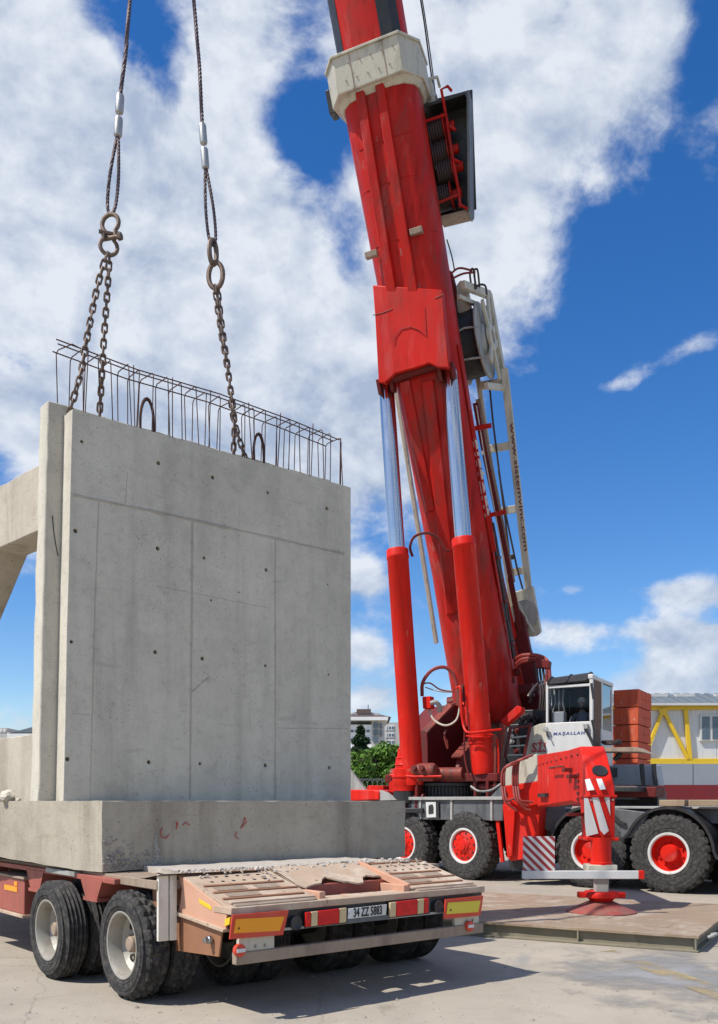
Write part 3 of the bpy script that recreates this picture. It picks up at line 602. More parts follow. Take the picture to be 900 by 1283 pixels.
crack = MB(); pts = [on(u, v, E(0, 1.10, 0) - EF * .004, EF) for u, v in ((66, 646), (67.5, 665), (70, 682), (73, 697))]; crack.tube(pts, .004, 5); obj('crack', crack, INK, pr)
obj('top_beam', rough_box(-.03, .30, 1.31, 5.3, 4.07, 4.68, .16, .012, seed=9, wob=skew), CONCL, pr, bev=.01)
br = MB(); ya, yb_ = 2.35, 5.35
br.prism([E(-.10, ya - .12, 4.09), E(-.12, ya + .52, 4.09), E(-.36, yb_ + .45, 1.5), E(-.34, yb_ - .1, 1.5)], ER * .30); obj('diagonal_brace', br, CONC2, pr, bev=.015)
obj('low_upstand', rough_box(.0, .22, 1.31, 5.2, ZF1 - .02, 2.17, .14, .010, seed=12, wob=lambda p: skew(p) - V((.09, 0, 0))), CONCL, pr, bev=.01)
def rock(mb, c, s, rnd, sub=1):
    bm = bmesh.new(); bmesh.ops.create_icosphere(bm, subdivisions=sub, radius=1)
    k = rnd.uniform(0, 99)
    for v in bm.verts: v.co = v.co * (1 + .5 * mnoise.noise(v.co * 1.3 + V((k, 0, 0))) + .22 * mnoise.noise(v.co * 3.7 + V((k, 5, 0))))
    bm.verts.index_update(); mb.add([c + V((v.co.x * s * rnd.uniform(.9, 1.1), v.co.y * s, v.co.z * s * .7)) for v in bm.verts], [[v.index for v in f.verts] for f in bm.faces]); bm.free()
rnd = random.Random(3)
for (x, y, s, lb) in ((-.16, 1.75, .085, 'grey concrete lump on the footing beside the low upstand, the larger one'), (-.21, 2.28, .06, 'small grey concrete lump on the footing at the left photo edge'), (-.14, 1.55, .022, 'pebble sized concrete crumb on the footing against the pier')):
    b = MB(); rock(b, E(x, y, ZF1 + s * .45), s, rnd, 3); top('concrete_lump', b, CONC, E(x, y, ZF1), lb, 'rubble')
# starter bars
rz = ZW + .62
def bar(name, pts, r=.0055, m=RUST): return obj(name, MB().tube(pts, r, 6), m, pr)
rnd = random.Random(11); nS = 23
for k in range(nS):
    x = .10 + 3.2 * k / (nS - 1) + rnd.uniform(-.02, .02); l1, l2 = rnd.uniform(-.035, .035), rnd.uniform(-.05, .05); dz = rnd.uniform(-.02, .02) - .05 * (k / nS) ** 2
    yf, yb2 = .975, 1.235
    if k == 0:
        bar('rebar_stirrup', [E(x + .02, 1.24, ZW - .05), E(x, 1.235, rz + .0), E(x + .01, 1.21, rz + .03), E(x + .06, 1.0, rz + .02), E(x + .12, .97, rz - .01)]); continue
    bar('rebar_stirrup', [E(x + l1, yf, ZW - .03), E(x, yf, rz - .03 + dz), E(x + .005, yf + .03, rz + dz), E(x + l2 * .3, yb2 - .03, rz + dz), E(x + l2 * .4, yb2, rz - .03 + dz), E(x + l2, yb2, ZW - .06)])
    if k % 3 == 1 and k < 21: bar('rebar_stirrup', [E(x + .06 + l2, yf + .02, ZW - .03), E(x + .06, yf + .02, rz - .05), E(x + .062, yf + .02, rz + .01)])
for y, z in ((.985, rz - .012), (1.225, rz - .014), (1.10, rz + .01)):
    bar('longitudinal_rebar', [E(.0 + .06 * (y > 1), y, z + .02), E(.8, y + .01, z - .012), E(1.7, y - .008, z + .004), E(2.6, y + .006, z - .018), E(3.27, y, z - .07)], .0065)
for x, l in ((3.31, .02), (3.34, .05)): bar('rebar_dowel', [E(x, 1.0 + l, ZW - .03), E(x + .01, 1.0 + l, rz - .02 - l)], .008)
def loop(px):
    (ua, ub, vt, vb) = px; a = on(ua, vb, E(0, 1.02, 0), EF); c = on(ub, vb, E(0, 1.02, 0), EF); a.z = c.z = ZW - .03; t = on((ua + ub) / 2, vt, E(0, 1.02, 0), EF)
    h = t.z - ZW; pts = [a] + [a.lerp(c, .5 - .5 * math.cos(q)) + UP * (.03 + h * (.35 + .65 * math.sin(q))) - UP * 0 for q in [math.pi * i / 10 for i in range(0, 11)]] + [c]
    for o_ in (0, .028): obj('lifting_loop', MB().tube([p + EF * o_ + ER * o_ * .5 for p in pts], .013, 7), RUST, pr)
loop((176, 193, 499, 533)); loop((318, 331, 543, 577))
# chalk marks on the footing
def chalk(px):
    pts = [Ey(u, v, -.006) for u, v in px]; obj('chalk_mark', MB().tube(pts, .004, 5), REDINK, pr)
chalk([(204, 1037), (201, 1043), (203, 1049), (209, 1050), (212, 1045)]); chalk([(221, 1029), (222, 1036), (221, 1039), (223, 1031)]); chalk([(229, 1034), (233, 1030), (238, 1034)])
chalk([(307, 1024), (305, 1031), (302, 1038), (309, 1030), (307, 1024)]); chalk([(297, 1042), (295, 1048), (299, 1051)])
hcb = MB(); rnd = random.Random(19)
for k in range(150):
    x = abs(rnd.gauss(0, .17)); z = ZF0 + .02 + abs(rnd.gauss(0, .10)); sz = rnd.uniform(.006, .017)
    if z < ZF1 - .1: rock(hcb, E(x + .01, -.002, z), sz, rnd)
o = obj('honeycomb_patch', hcb, mat('spalled_concrete', (.40, .37, .33), .95, col2=(.24, .21, .18), amt=1, scale=14, bump=.4), pr); o['kind'] = 'stuff'
spl = MB(); rnd = random.Random(23)
for k in range(420):
    t = rnd.random() ** .6; v = 1046 + 47 * t; u = 194 + 6 * t + rnd.gauss(0, 1) * (1.2 + 7.5 * t ** 3); sz = rnd.uniform(.003, .009)
    if v < 1094: rock(spl, Ey(u, v, -.001), sz, rnd)
o = obj('mortar_splash', spl, mat('pale_mortar', (.46, .43, .38), .95, bump=.4, bscale=25), pr); o['kind'] = 'stuff'

# ================================================================== SLINGS AND CHAINS
def catmull(pts, n=8):
    pts = [V(p) for p in pts]; q = [pts[0] * 2 - pts[1]] + pts + [pts[-1] * 2 - pts[-2]]; out = []
    for i in range(1, len(q) - 2):
        for k in range(n):
            t = k / n; a, b, c, d = q[i - 1], q[i], q[i + 1], q[i + 2]
            out.append(.5 * ((2 * b) + (c - a) * t + (2 * a - 5 * b + 4 * c - d) * t * t + (3 * b - a - 3 * c + d) * t ** 3))
    return out + [pts[-1]]
def wire(mb, pts, r):
    pts = resample(pts, .022); n = len(pts)
    for s in range(4):
        o = []; up = None
        for i, p in enumerate(pts):
            t = (pts[min(i + 1, n - 1)] - pts[max(0, i - 1)]).normalized()
            if up is None: up = t.orthogonal().normalized()
            else: up = (up - t * up.dot(t)).normalized()
            w = t.cross(up); a = i * .022 / .16 * 6.283 + s * 1.5708; o.append(p + up * (math.cos(a) * r * .55) + w * (math.sin(a) * r * .55))
        mb.tube(o, r * .52, 5)
HOOK = P(204, -470, 9.4)
lm = MB(); ll, lw, lr = .040, .022, .0105                      # chain link: half straight, bend radius, wire radius
pts = []
for i in range(9): a = -math.pi / 2 + math.pi * i / 8; pts.append(V((lw * math.cos(a + math.pi / 2) * -1, 0, 0)) if 0 else V((math.sin(a) * lw, 0, ll * .62 + math.cos(a) * lw)))
for i in range(9): a = math.pi / 2 + math.pi * i / 8; pts.append(V((math.sin(a) * lw, 0, -ll * .62 + math.cos(a) * lw)))
lm.tube(pts, lr, 6, closed=True); LINK = mesh('chain_link', lm, CHAIN)
PITCH = 2 * (ll * .62 + lw) - 2 * lr
def chain(px, label, group='lifting chains on the wall unit', seed=0):
    pts = catmull([P(u, v, y) for u, v, y in px], 10); pts = resample(pts, PITCH); base = pts[-1]
    r = root('lifting_chain', MX.Translation(base), label, 'chain', group); rnd = random.Random(seed)
    for i in range(len(pts) - 2):
        t = (pts[i + 1] - pts[i]).normalized(); x = t.cross(V((.4, 1, 0))).normalized(); rot = MX.Rotation((i % 2) * math.pi / 2 + math.pi / 4 + rnd.uniform(-.25, .25) + i * .02, 3, t); x = rot @ x; y = t.cross(x)
        inst('chain_link', LINK, r, frameM((pts[i] + pts[i + 1]) / 2, x, y, t))
    return r
def sling(top_px, fer, eye, label, yv):
    a = P(*top_px, yv[0]); f0 = P(*fer[0], yv[1]); f1 = P(*fer[1], yv[1]); f2 = P(*fer[2], yv[1]); e = P(*eye, yv[2])
    r = root('wire_rope_sling', MX.Translation(e), label, 'sling', 'wire rope slings')
    rp = MB(); bend = (a + f0) / 2 + V((.012, 0, 0)); wire(rp, catmull([HOOK, a, bend, f0], 14), .020); obj('rope', rp, WIRE, r)
    for p, q in ((f0, f0.lerp(f2, .46)), (f0.lerp(f2, .53), f2)):
        d = (q - p).normalized(); L_ = (q - p).length; obj('ferrule', MB().lathe(p, d, [(.018, 0), (.036, .012), (.040, .03), (.040, L_ - .03), (.036, L_ - .012), (.018, L_)], 16), FERR, r)
    ey = MB(); sd = V((1, .1, 0)); L_ = (e - f2)
    lp = [f2 + sd * .004, f2 + L_ * .15 + sd * .018, f2 + L_ * .55 + sd * .042, f2 + L_ * .9 + sd * .036, e + sd * .0 + L_ * .02, f2 + L_ * .9 - sd * .036, f2 + L_ * .55 - sd * .040, f2 + L_ * .15 - sd * .018, f2 - sd * .004]
    wire(ey, catmull(lp, 10), .0165); obj('eye', ey, WIRE, r); return r
sling((163, 0), [(151, 118), (149, 145), (147.5, 172)], (139, 267), 'left wire rope sling with two ferrules above the shackled chains', (8.9, 8.7, 8.55))
sling((243, 0), [(253.5, 155), (256, 182), (258, 212)], (267, 306), 'right wire rope sling with two ferrules above the oval master link', (9.6, 9.6, 9.6))
def shackle(c, s, ang, pin, label):
    x = (MX.Rotation(ang, 3, UP) @ V((1, 0, 0))); y = UP.cross(x); r = root('shackle', MX.Translation(c), label, 'shackle', 'lifting shackles and rings')
    b = MB(); pts = []
    for i in range(17):
        a = R(-52) + R(284) * i / 16; pts.append(c + x * (math.cos(a) * s) + UP * (math.sin(a) * s * pin))
    b.tube([c + x * (s * .62) - UP * (s * 1.55 * pin)] + pts + [c - x * (s * .62) - UP * (s * 1.55 * pin)], s * .24, 10); obj('bow', b, CHAIN, r)
    pz = c - UP * (s * 1.6 * pin); obj('pin', MB().cyl(pz - x * s * 1.15, pz + x * s * 1.15, s * .24, seg=12), CHAIN, r); obj('nut', MB().cyl(pz + x * s * .95, pz + x * s * 1.35, s * .42, seg=6), CHAIN, r); return r
shackle(P(138.5, 280, 8.55), .085, -.25, 1, 'upper bow shackle at the eye of the left sling'); shackle(P(136.5, 309, 8.55), .078, .35, -1, 'lower bow shackle hanging from the upper shackle, gathering the left chains')
def ring(c, hw, hh, wr, ang, label):
    x = (MX.Rotation(ang, 3, UP) @ V((1, 0, 0))); b = MB(); b.tube([c + x * (math.cos(a) * hw) + UP * (math.sin(a) * hh) for a in [2 * math.pi * i / 20 for i in range(20)]], wr, 8, closed=True)
    return top('master_ring', b, CHAIN, c - UP * (hh + wr), label, 'ring', 'lifting shackles and rings')
ring(P(267, 316, 9.6), .055, .125, .026, 1.0, 'upper oval link below the right sling eye'); ring(P(270.5, 345, 9.6), .078, .135, .026, -.2, 'lower wide oval link carrying the two right chains')
chain([(134.5, 317, 8.5), (122, 360, 8.5), (108, 430, 8.42), (103, 460, 8.40), (95, 490, 8.38), (86, 522, 8.44)], 'left chain running down and outward to the wall unit near its pier', seed=1)
chain([(137.5, 319, 8.58), (135, 360, 8.58), (130, 430, 8.58), (128, 470, 8.58), (124, 532, 8.66)], 'chain hanging almost straight from the left shackles', seed=2)
chain([(269, 358, 9.55), (276, 410, 9.55), (283, 450, 9.52), (291, 500, 9.5), (294, 530, 9.5), (292, 582, 9.55)], 'right chain hanging from the oval link, ending nearer the straight rebar', seed=3)
chain([(273, 358, 9.65), (278, 405, 9.65), (287, 470, 9.62), (291, 515, 9.6), (297, 540, 9.58), (311, 586, 9.66)], 'right chain bending off towards the lifting loop at its lower end', seed=4)

# ================================================================== WHEELS
def tyre_mesh(name, Rt, wd, rim_r, treads='block', nseg=72, td=.017):
    """axis = +X (outer face at x = 0, tyre reaches x = wd)"""
    prof = [(rim_r, .03), (rim_r + .012, .012), (rim_r + (Rt - rim_r) * .20, .004), (rim_r + (Rt - rim_r) * .22, .010), (rim_r + (Rt - rim_r) * .26, .001), (rim_r + (Rt - rim_r) * .55, .0), (rim_r + (Rt - rim_r) * .57, .006), (rim_r + (Rt - rim_r) * .60, .002), (rim_r + (Rt - rim_r) * .74, .007), (Rt - .045, .022), (Rt - .006, .045)]
    nb = 9; sh = .045
    tr = [(0, 0)] * 0
    xs = [sh + (wd - 2 * sh) * k / (nb - 1) for k in range(nb)]
    half = prof; full = half + [(Rt, x) for x in xs] + [(r, wd - x) for r, x in reversed(half)]
    i0 = len(half); i1 = i0 + nb; rings = []
    for a in range(nseg):
        th = 2 * math.pi * a / nseg; ring = []
        for j, (r, x) in enumerate(full):
            rr = r
            if treads == 'block' and i0 - 1 <= j <= i1:
                k = j - i0; ph = (a + (2 if k > nb // 2 else 0)) % 4
                if k in (2, 6) : rr -= td * .9
                elif ph == 0: rr -= td
                if j in (i0 - 1, i1): rr = r - (td if ph == 0 else 0)
            elif treads == 'rib' and i0 <= j < i1 and (j - i0) in (1, 3, 5, 7): rr -= .019
            ring.append(V((x, math.cos(th) * rr, math.sin(th) * rr)))
        rings.append(ring)
    m = MB(); n = len(full); vs = [p for r in rings for p in r]; fs = []
    for a in range(nseg):
        b = (a + 1) % nseg
        for j in range(n - 1): fs.append((a * n + j, a * n + j + 1, b * n + j + 1, b * n + j))
    m.add(vs, fs); return mesh(name, m, RUBBER, smooth=28)
X1 = V((1, 0, 0))
RIMG = mat('dusty_grey_rim', (.38, .36, .31), .55, .35, col2=(.34, .31, .27), amt=.8, scale=9, dirt=(.22, .17, .12), damt=.6, dscale=8, streak=1)
T_R, T_W = .43, .235
TB = tyre_mesh('tyre_block', T_R, T_W, .265, 'block', 96, .024); TR = tyre_mesh('tyre_rib', T_R, T_W, .265, 'rib', 64)
rm = MB().lathe((0, 0, 0), X1, [(.262, .03), (.268, .012), (.262, .010), (.250, .014), (.244, .03), (.236, .06), (.232, .13), (.20, .165), (.15, .175), (.10, .17), (.06, .165)], 40, cap=False)
RIMT = mesh('rim', rm, RIMG)
hb = MB().lathe((0, 0, 0), X1, [(.0, .07), (.05, .072), (.062, .085), (.066, .15), (.095, .16), (.10, .175)], 20, cap=False)
for k in range(8): a = k * math.pi / 4; hb.cyl((.135, math.cos(a) * .125, math.sin(a) * .125), (.172, math.cos(a) * .125, math.sin(a) * .125), .014, seg=6)
HUBT = mesh('hub', hb, TAN)
hv = MB()
for k in range(8): a = (k + .5) * math.pi / 4; hv.lathe((.155, math.cos(a) * .175, math.sin(a) * .175), X1, [(.0, 0), (.026, 0), (.030, .012)], 12, cap=False)
HOLT = mesh('hand_holes', hv, DARK)

# ================================================================== LOWBED TRAILER
tr = root('lowbed_trailer', frameM(E(1.48, -.4, 0), ER, EF), 'dusty pink lowbed trailer with many small twin wheels, seen from its rear corner', 'trailer')
YR = -1.68                                                # rear plane
def wheel_t(x, y, flip, blk):
    ax = ER if not flip else -ER; m = frameM(E(x, y, T_R - .004), ax, EF if not flip else -EF)
    rot = MX.Rotation(random.uniform(0, 6), 4, 'X'); m = m @ rot
    w = inst('wheel', RIMT, tr, m); inst('tyre', TB if blk else TR, w, m); inst('hub', HUBT, w, m); return w
for ai, (y, ox) in enumerate(((-.47, 0), (.74, -.13))):
    for j, x in enumerate((-.065, .20, .80, 1.06)):
        x += ox
        w = wheel_t(x, y, False, ai == 0 and j < 1 or j == 1 and ai == 0)
        if j == 0: inst('hand_holes', HOLT, w, W[w.name])['kind'] = 'stuff'
        wheel_t(3.03 - x + 2 * ox, y, True, False)
    obj('axle', MB().cyl(E(.2, y, T_R), E(2.8, y, T_R), .075, seg=12), BLACK, tr)
    for x in (.60, 1.48, 2.36): obj('suspension_arm', MB().beam(E(x, y - .1, T_R + .05), E(x, y + .5, .78), .12, .14), BLACK, tr)
# deck and frame
obj('deck', MB().fbox(E, .02, 2.98, -.92, 6.2, .885, .955), TAN, tr, bev=.006)
for x in (.6, 2.2): obj('main_beam', MB().fbox(E, x, x + .16, -.9, 6.2, .60, .884), SALM, tr, bev=.008)
for y in (-.75, .13, 1.33, 2.55, 3.4): obj('cross_member', MB().fbox(E, .1, 2.9, y - .05, y + .05, .74, .884), BROWN, tr)
def bracket(y, h=.17, w0=.20, w1=.09):
    b = MB(); fr = lambda x, yy, z: E(x, yy, z)
    b.prism([E(-.035, y - w0, .90), E(-.035, y + w0, .90), E(-.035, y + w1, .90 - h), E(-.035, y - w1, .90 - h)], ER * .012); b.prism([E(-.03, y - w0, .90), E(.35, y - w0, .90), E(.35, y - w1, .74), E(-.03, y - w1, .90 - h)], EF * .012); b.prism([E(-.03, y + w0, .90), E(.35, y + w0, .90), E(.35, y + w1, .74), E(-.03, y + w1, .90 - h)], EF * -.012)
    b.fbox(E, -.045, .3, y - w1 - .02, y + w1 + .02, .90 - h - .03, .90 - h); obj('side_bracket', b, SALM, tr)
bracket(.14, .15, .22, .12); bracket(1.42, .17, .22, .12); bracket(2.7)
obj('side_rail', MB().fbox(E, -.03, .03, -.3, 6.2, .885, .93), SALM, tr, bev=.005)
obj('deck_end_strip', MB().fbox(E, -.052, .02, .45, 1.1, .905, .945), LGREY, tr)
# tool box at the left edge
tb = obj('tool_box', MB().fbox(E, -.05, .4, 1.66, 3.2, .46, .80), SALM, tr, bev=.01)
obj('lid', MB().fbox(E, -.07, .4, 1.62, 3.2, .80, .825), TAN, tb, bev=.004)
obj('reflector', MB().fbox(E, -.056, -.049, 1.84, 2.2, .665, .715), REFO, tb); obj('reflector', MB().fbox(E, -.056, -.049, 1.84, 1.92, .725, .765), REFO, tb)
obj('sill', MB().fbox(E, -.075, .35, 1.64, 3.2, .43, .46), PINK, tb, bev=.004)
# rear slope
xA, xB = .20, 2.77; y1 = -.90; z1 = 1.0; z2 = .80
def sl(y, dz=0): return z1 + (z2 - z1) * (y - y1) / (YR + .03 - y1) + dz
def slab(x0, x1, ya, yb, dz0, dz1): return MB().add([E(x, y, sl(y, d)) for d in (dz0, dz1) for y in (ya, yb) for x in (x0, x1)], [(0, 2, 3, 1), (4, 5, 7, 6), (0, 1, 5, 4), (2, 6, 7, 3), (0, 4, 6, 2), (1, 3, 7, 5)])
for (xa, xb) in ((.21, 1.02), (1.97, 2.76)):
    rp = obj('ramp_plate', slab(xa, xb, y1, YR + .02, -.03, 0), PINK, tr, bev=.004)
    for k, yy in enumerate((-.93, -1.20, -1.34, -1.47, -1.555, -1.62)):
        obj('cleat', slab(xa + (.0 if k == 0 else .04), xb - .02 - .03 * (k % 2), yy, yy - (.024 if k < 4 else .040), .001, .011 if k < 4 else .020), BROWN if k < 4 else (PINK if k == 4 else TAN), rp, bev=.004)
    obj('worn_tread', slab(xa + .1, xa + .36, -1.24, -1.32, .001, .006), TAN, rp); obj('worn_tread', slab(xa + .12, xa + .40, -1.375, -1.45, .001, .006), TAN, rp); obj('worn_tread', slab(xa + .45, xa + .66, -1.24, -1.32, .001, .006), TAN, rp)
    for k in range(14):
        hx = xa + .15 + (k % 7) * .095; yy = -1.02 - (k // 7) * .10
        obj('slot', slab(hx, hx + .026, yy, yy - .016, .001, .004), INK, rp)
# middle sheet with a wavy torn edge
ms = MB(); n = 16; up_ = []; lo_ = []
for k in range(n + 1):
    x = 1.02 + .95 * k / n; ye = -1.30 - .05 * math.sin(k * .8) - .03 * math.sin(k * 1.9); up_.append(E(x, y1 - .02, sl(y1) + .012)); lo_.append(E(x, ye, sl(ye) + .012 - .012 * math.sin(k * .8)))
mid_ = [(a + b) / 2 + UP * .006 for a, b in zip(up_, lo_)]
ms.loft([up_, mid_, lo_, [p - UP * .014 for p in lo_], [p - UP * .014 for p in mid_], [p - UP * .014 for p in up_]], cap=False, close=False); obj('deck_sheet', ms, PINK, tr)
obj('tail_cross_member', MB().fbox(E, 1.02, 1.97, -1.30, -1.24, .70, .885), SALM, tr, bev=.006)
obj('tail_post', MB().fbox(E, 1.90, 1.96, -1.60, -1.30, .70, .86), PINKS, tr, bev=.005); obj('tail_post', MB().fbox(E, 1.03, 1.09, -1.60, -1.30, .70, .86), PINKS, tr, bev=.005)
obj('ramp_hinge', MB().beam(E(1.955, -.95, 1.0), E(1.955, -1.60, .84), .035, .06), PINKS, tr, bev=.004)
obj('rear_beam', MB().fbox(E, xA, xB + .02, YR, YR + .24, z2 - .045, z2 + .008), PINK, tr, bev=.006)
obj('lamp_board', MB().fbox(E, xA + .02, xB, YR + .02, YR + .06, z2 - .17, z2 - .046), BLACK, tr)
obj('lower_lip', MB().fbox(E, xA + .30, xB - .2, YR - .005, YR + .10, z2 - .19, z2 - .172), LGREY, tr)
# rear lights, plate, reflector boards (pixel outlines on the rear plane)
def rp_(u, v, off=0): return on(u, v, E(0, YR - off, 0), EF)
def board(px, off, th, m, parent, name, bev=0):
    return obj(name, MB().prism([rp_(u, v, off) for u, v in px], EF * th), m, parent, bev=bev)
def inset(px, kx, ky):
    cx = sum(p[0] for p in px) / len(px); cy = sum(p[1] for p in px) / len(px); return [(cx + (u - cx) * kx, cy + (v - cy) * ky) for u, v in px]
for px, m in (([(291.5, 1146.5), (362, 1140.5), (355, 1171.5), (288, 1177)], REFO), ([(558.5, 1127), (606, 1122), (602.5, 1147), (556.5, 1151.5)], REFY)):
    bd = board(px, .045, .012, REFR, tr, 'reflector_board', .002); board(inset(px, .86, .58), .049, .005, m, bd, 'reflective_strip')
    c = inset(px, .72, .30)[3]; obj('printed_mark', MB().prism([rp_(c[0], c[1], .051), rp_(c[0] + 3, c[1], .051), rp_(c[0] + 2, c[1] - 3, .051)], EF * .002), INK, bd)
for seq in (((383.5, 390.5, LAMPR), (390.5, 399, LAMPC), (399, 426, LAMPR), (426, 435, LAMPC)), ((489, 497, LAMPC), (497, 524, LAMPR), (524, 532, LAMPC), (532, 538, LAMPR))):
    s0, s1 = seq[0][0], seq[-1][1]; sv = lambda u: 1152.5 - (u - 383) * .117
    hs = board([(s0 - 1.5, sv(s0) - 10), (s1 + 1.5, sv(s1) - 10), (s1 + 1, sv(s1) + 10.5), (s0 - 2, sv(s0) + 10.5)], .012, .03, BLACK, tr, 'tail_lamp', .004)
    for u0, u1, m in seq: board([(u0 + .3, sv(u0) - 9), (u1 - .3, sv(u1) - 9), (u1 - .8, sv(u1) + 9.2), (u0 - .2, sv(u0) + 9.2)], .03, .02, m, hs, 'lens', .003)
for u in (370, 548.5):
    vv = 1155 - (u - 383) * .117; c = rp_(u, vv, .0); obj('round_lamp', MB().lathe(c + EF * .01, -EF, [(.052, 0), (.052, .03), (.044, .036), (.030, .028), (.0, .026)], 24), BLACK, tr)
npl = board([(437.5, 1138.5), (485, 1133), (484, 1146.5), (436, 1151.5)], .02, .01, PLATE, tr, 'number_plate', .002)
pa_, pb_ = rp_(438, 1145, .022), rp_(484, 1140, .022); text('plate_number', '34 ZZ 5883', (pa_ + pb_) / 2 - EF * .001, ER, UP, .098, INK, npl, wscale=.62, bold=.003)
obj('plate_holder', MB().prism([rp_(435, 1152, .02), rp_(487, 1146.5, .02), rp_(487, 1152, .02), rp_(435, 1157, .02)], EF * .05), GREY, tr)
# underrun bar with brackets and round markers
zb0, zb1 = .405, .490
obj('underrun_bar', MB().fbox(E, xA + .03, xB - .02, YR - .02, YR + .04, zb0, zb1), TAN, tr, bev=.006)
for xx in (xA + .06, xB - .36):
    obj('bar_bracket', MB().fbox(E, xx, xx + .30, YR - .004, YR + .03, zb1, z2 - .15), CREAM, tr, bev=.003)
    for dx in (.14, .22): obj('bolt', MB().cyl(E(xx + dx, YR - .02, zb1 + .03), E(xx + dx, YR + .01, zb1 + .03), .012, seg=6), STEEL, tr)
for (u, v) in ((301.5, 1191), (589.5, 1160.5)):
    c = rp_(u, v, .04); mk_ = obj('round_marker', MB().lathe(c, -EF, [(.045, -.03), (.045, .0), (.040, .006), (.0, .008)], 24), REFR, tr)
    obj('marker_bar', MB().fbox(lambda x, y, z: c + ER * x + EF * y + UP * z, -.034, .034, -.013, -.007, -.012, .014), SIGNW, mk_)
# left flank of the tail
def side(px, x, th, m, name, bev=.003): return obj(name, MB().prism([Ex(u, v, x) for u, v in px], ER * th), m, tr, bev=bev)
side([(221, 1094), (228, 1099), (284, 1141), (283, 1166), (222, 1143), (226, 1130), (228, 1112)], .205, .02, PINKS, 'tail_side_plate')
side([(222, 1143), (280, 1164.5), (279, 1168.5), (221, 1147)], .18, .06, PINK, 'side_flange')
side([(222.5, 1147), (216, 1190.5), (274, 1199), (278, 1168)], .215, .015, BROWN, 'lower_side_plate')
side([(249, 1126), (264, 1135), (265, 1141), (250, 1132)], .201, .004, YEL, 'yellow_reflector'); side([(281.5, 1152), (288, 1149), (287.5, 1158), (281.5, 1161)], .198, .02, YEL, 'yellow_reflector')
obj('clamp_knob', MB().lathe(Ex(264, 1177.5, .20), -ER, [(.03, 0), (.03, .02), (.022, .026), (.022, .05), (.0, .052)], 16), STEEL, tr)
pz = toE(Ex(197, 1100, .08))
for k, (dx, w_) in enumerate(((-.02, .085), (.075, .055))): obj('mudguard_board', MB().fbox(E, .05 + dx, .05 + dx + w_, -.93 - .01 * k, -.90, .50, 1.0), mat('whitewashed_board', (.78, .74, .64), .7, dirt=(.30, .24, .17), damt=.6, dscale=7, dth=.5), tr, bev=.004)
sh = MB(); rows = []
for k in range(9):
    t = k / 8; y = .02 - 1.0 * t; rows.append([E(.02, y, .958 + .05 * t ** 2 - .03 * math.sin(t * 3.14)), E(.9, y, .962 + .035 * t)])
sh.loft([[a for a, b in rows], [b for a, b in rows], [b - UP * .012 for a, b in rows], [a - UP * .012 for a, b in rows]], cap=False, close=False)
obj('bent_deck_sheet', sh, TAN, tr)
for x in (.95, 1.46, 2.0): obj('tail_rib', MB().fbox(E, x, x + .05, -1.62, -.9, .62, .80), SALM, tr)
# crumbled mortar on the tail deck
rb = MB(); rnd = random.Random(5)
for k in range(620):
    x = rnd.uniform(.25, 2.7); yy = y1 + .22 - abs(rnd.gauss(0, .16)) - (.12 if .9 < x < 2 else 0) * rnd.random()
    z = sl(yy, .013) if yy < y1 else 1.0
    s = rnd.uniform(.004, .016) if k % 9 else rnd.uniform(.012, .030); rock(rb, E(x, yy, z + s * .2), s, rnd)
top('mortar_crumbs', rb, RUBBLE, E(1.4, -.9, 1.0), 'crumbled grey mortar lying on the tail of the trailer deck', 'rubble', kind='stuff')
for x0_, x1_, y0_, y1_, h_ in ((.3, 1.2, -.55, -.02, .0), ):
    pass
obj('packing_timber', MB().fbox(E, .35, 3.0, .25, .45, .955, .985), WOOD, tr); obj('packing_timber', MB().fbox(E, .35, 3.0, 1.6, 1.8, .955, 1.0), WOOD, tr)
obj('dust_bank', rough_box(.35, 2.5, -.9, -.03, .955, 1.0, .07, .03, seed=21), RUBBLE, tr)

# ================================================================== MOBILE CRANE
TC = V((1.96, 20.1, 0)); ND = V((-.45, -.893, 0)).normalized(); SD = V((-ND.y, ND.x, 0))
def SU(s, n, z): return TC + SD * s + ND * n + UP * z
cr = root('mobile_crane', frameM(C(.6, 1.5, 0), CT, CD), 'large red mobile crane with raised telescopic boom, white cab and chrome lifting cylinders', 'crane')
# ---- carrier
obj('chassis_frame', MB().fbox(C, -6.5, 8.5, .75, 2.25, .62, 1.17), BLACK, cr, bev=.02)
dk = obj('chassis_deck', MB().fbox(C, -6.5, .87, .06, 2.94, 1.175, 1.575), GREY, cr, bev=.012)
obj('deck_edge', MB().fbox(C, -6.5, .89, .0, 2.98, 1.575, 1.64), LGREY, dk, bev=.008)
for q in (-3.2, -1.10, -.93 + .6, .60): obj('deck_rib', MB().fbox(C, q, q + .05, .035, .062, 1.18, 1.575), LGREY, dk)
wbx = obj('warning_lamp_box', MB().prism([Cd(u, v, .02) for u, v in ((533.5, 1005), (546, 1005), (546.5, 1024), (534.5, 1024.5))], CD * .04), SIGNW, cr, bev=.004)
obj('lamp', MB().prism([Cd(u, v, .01) for u, v in ((537, 1010), (539, 1008), (542, 1008), (543, 1011), (543, 1019), (537, 1020))], CD * .03), BLACK, wbx)
obj('lamp_shroud', MB().prism([Cd(u, v, .015) for u, v in ((546.7, 1005), (549.5, 1005), (550, 1025), (547, 1025))], CD * .045), BLACK, wbx)
obj('front_deck', MB().fbox(C, .9, 8.5, .35, 2.6, 1.175, 1.42), GREY, cr, bev=.02)
obj('front_deck_edge', MB().fbox(C, 2.2, 8.5, .28, 2.65, 1.42, 1.455), LGREY, cr, bev=.006)
obj('mudflap_post', MB().beam(Cd(624, 1028, .12), Cd(630, 1080, .12), .07, .05, CT), REDB, cr)
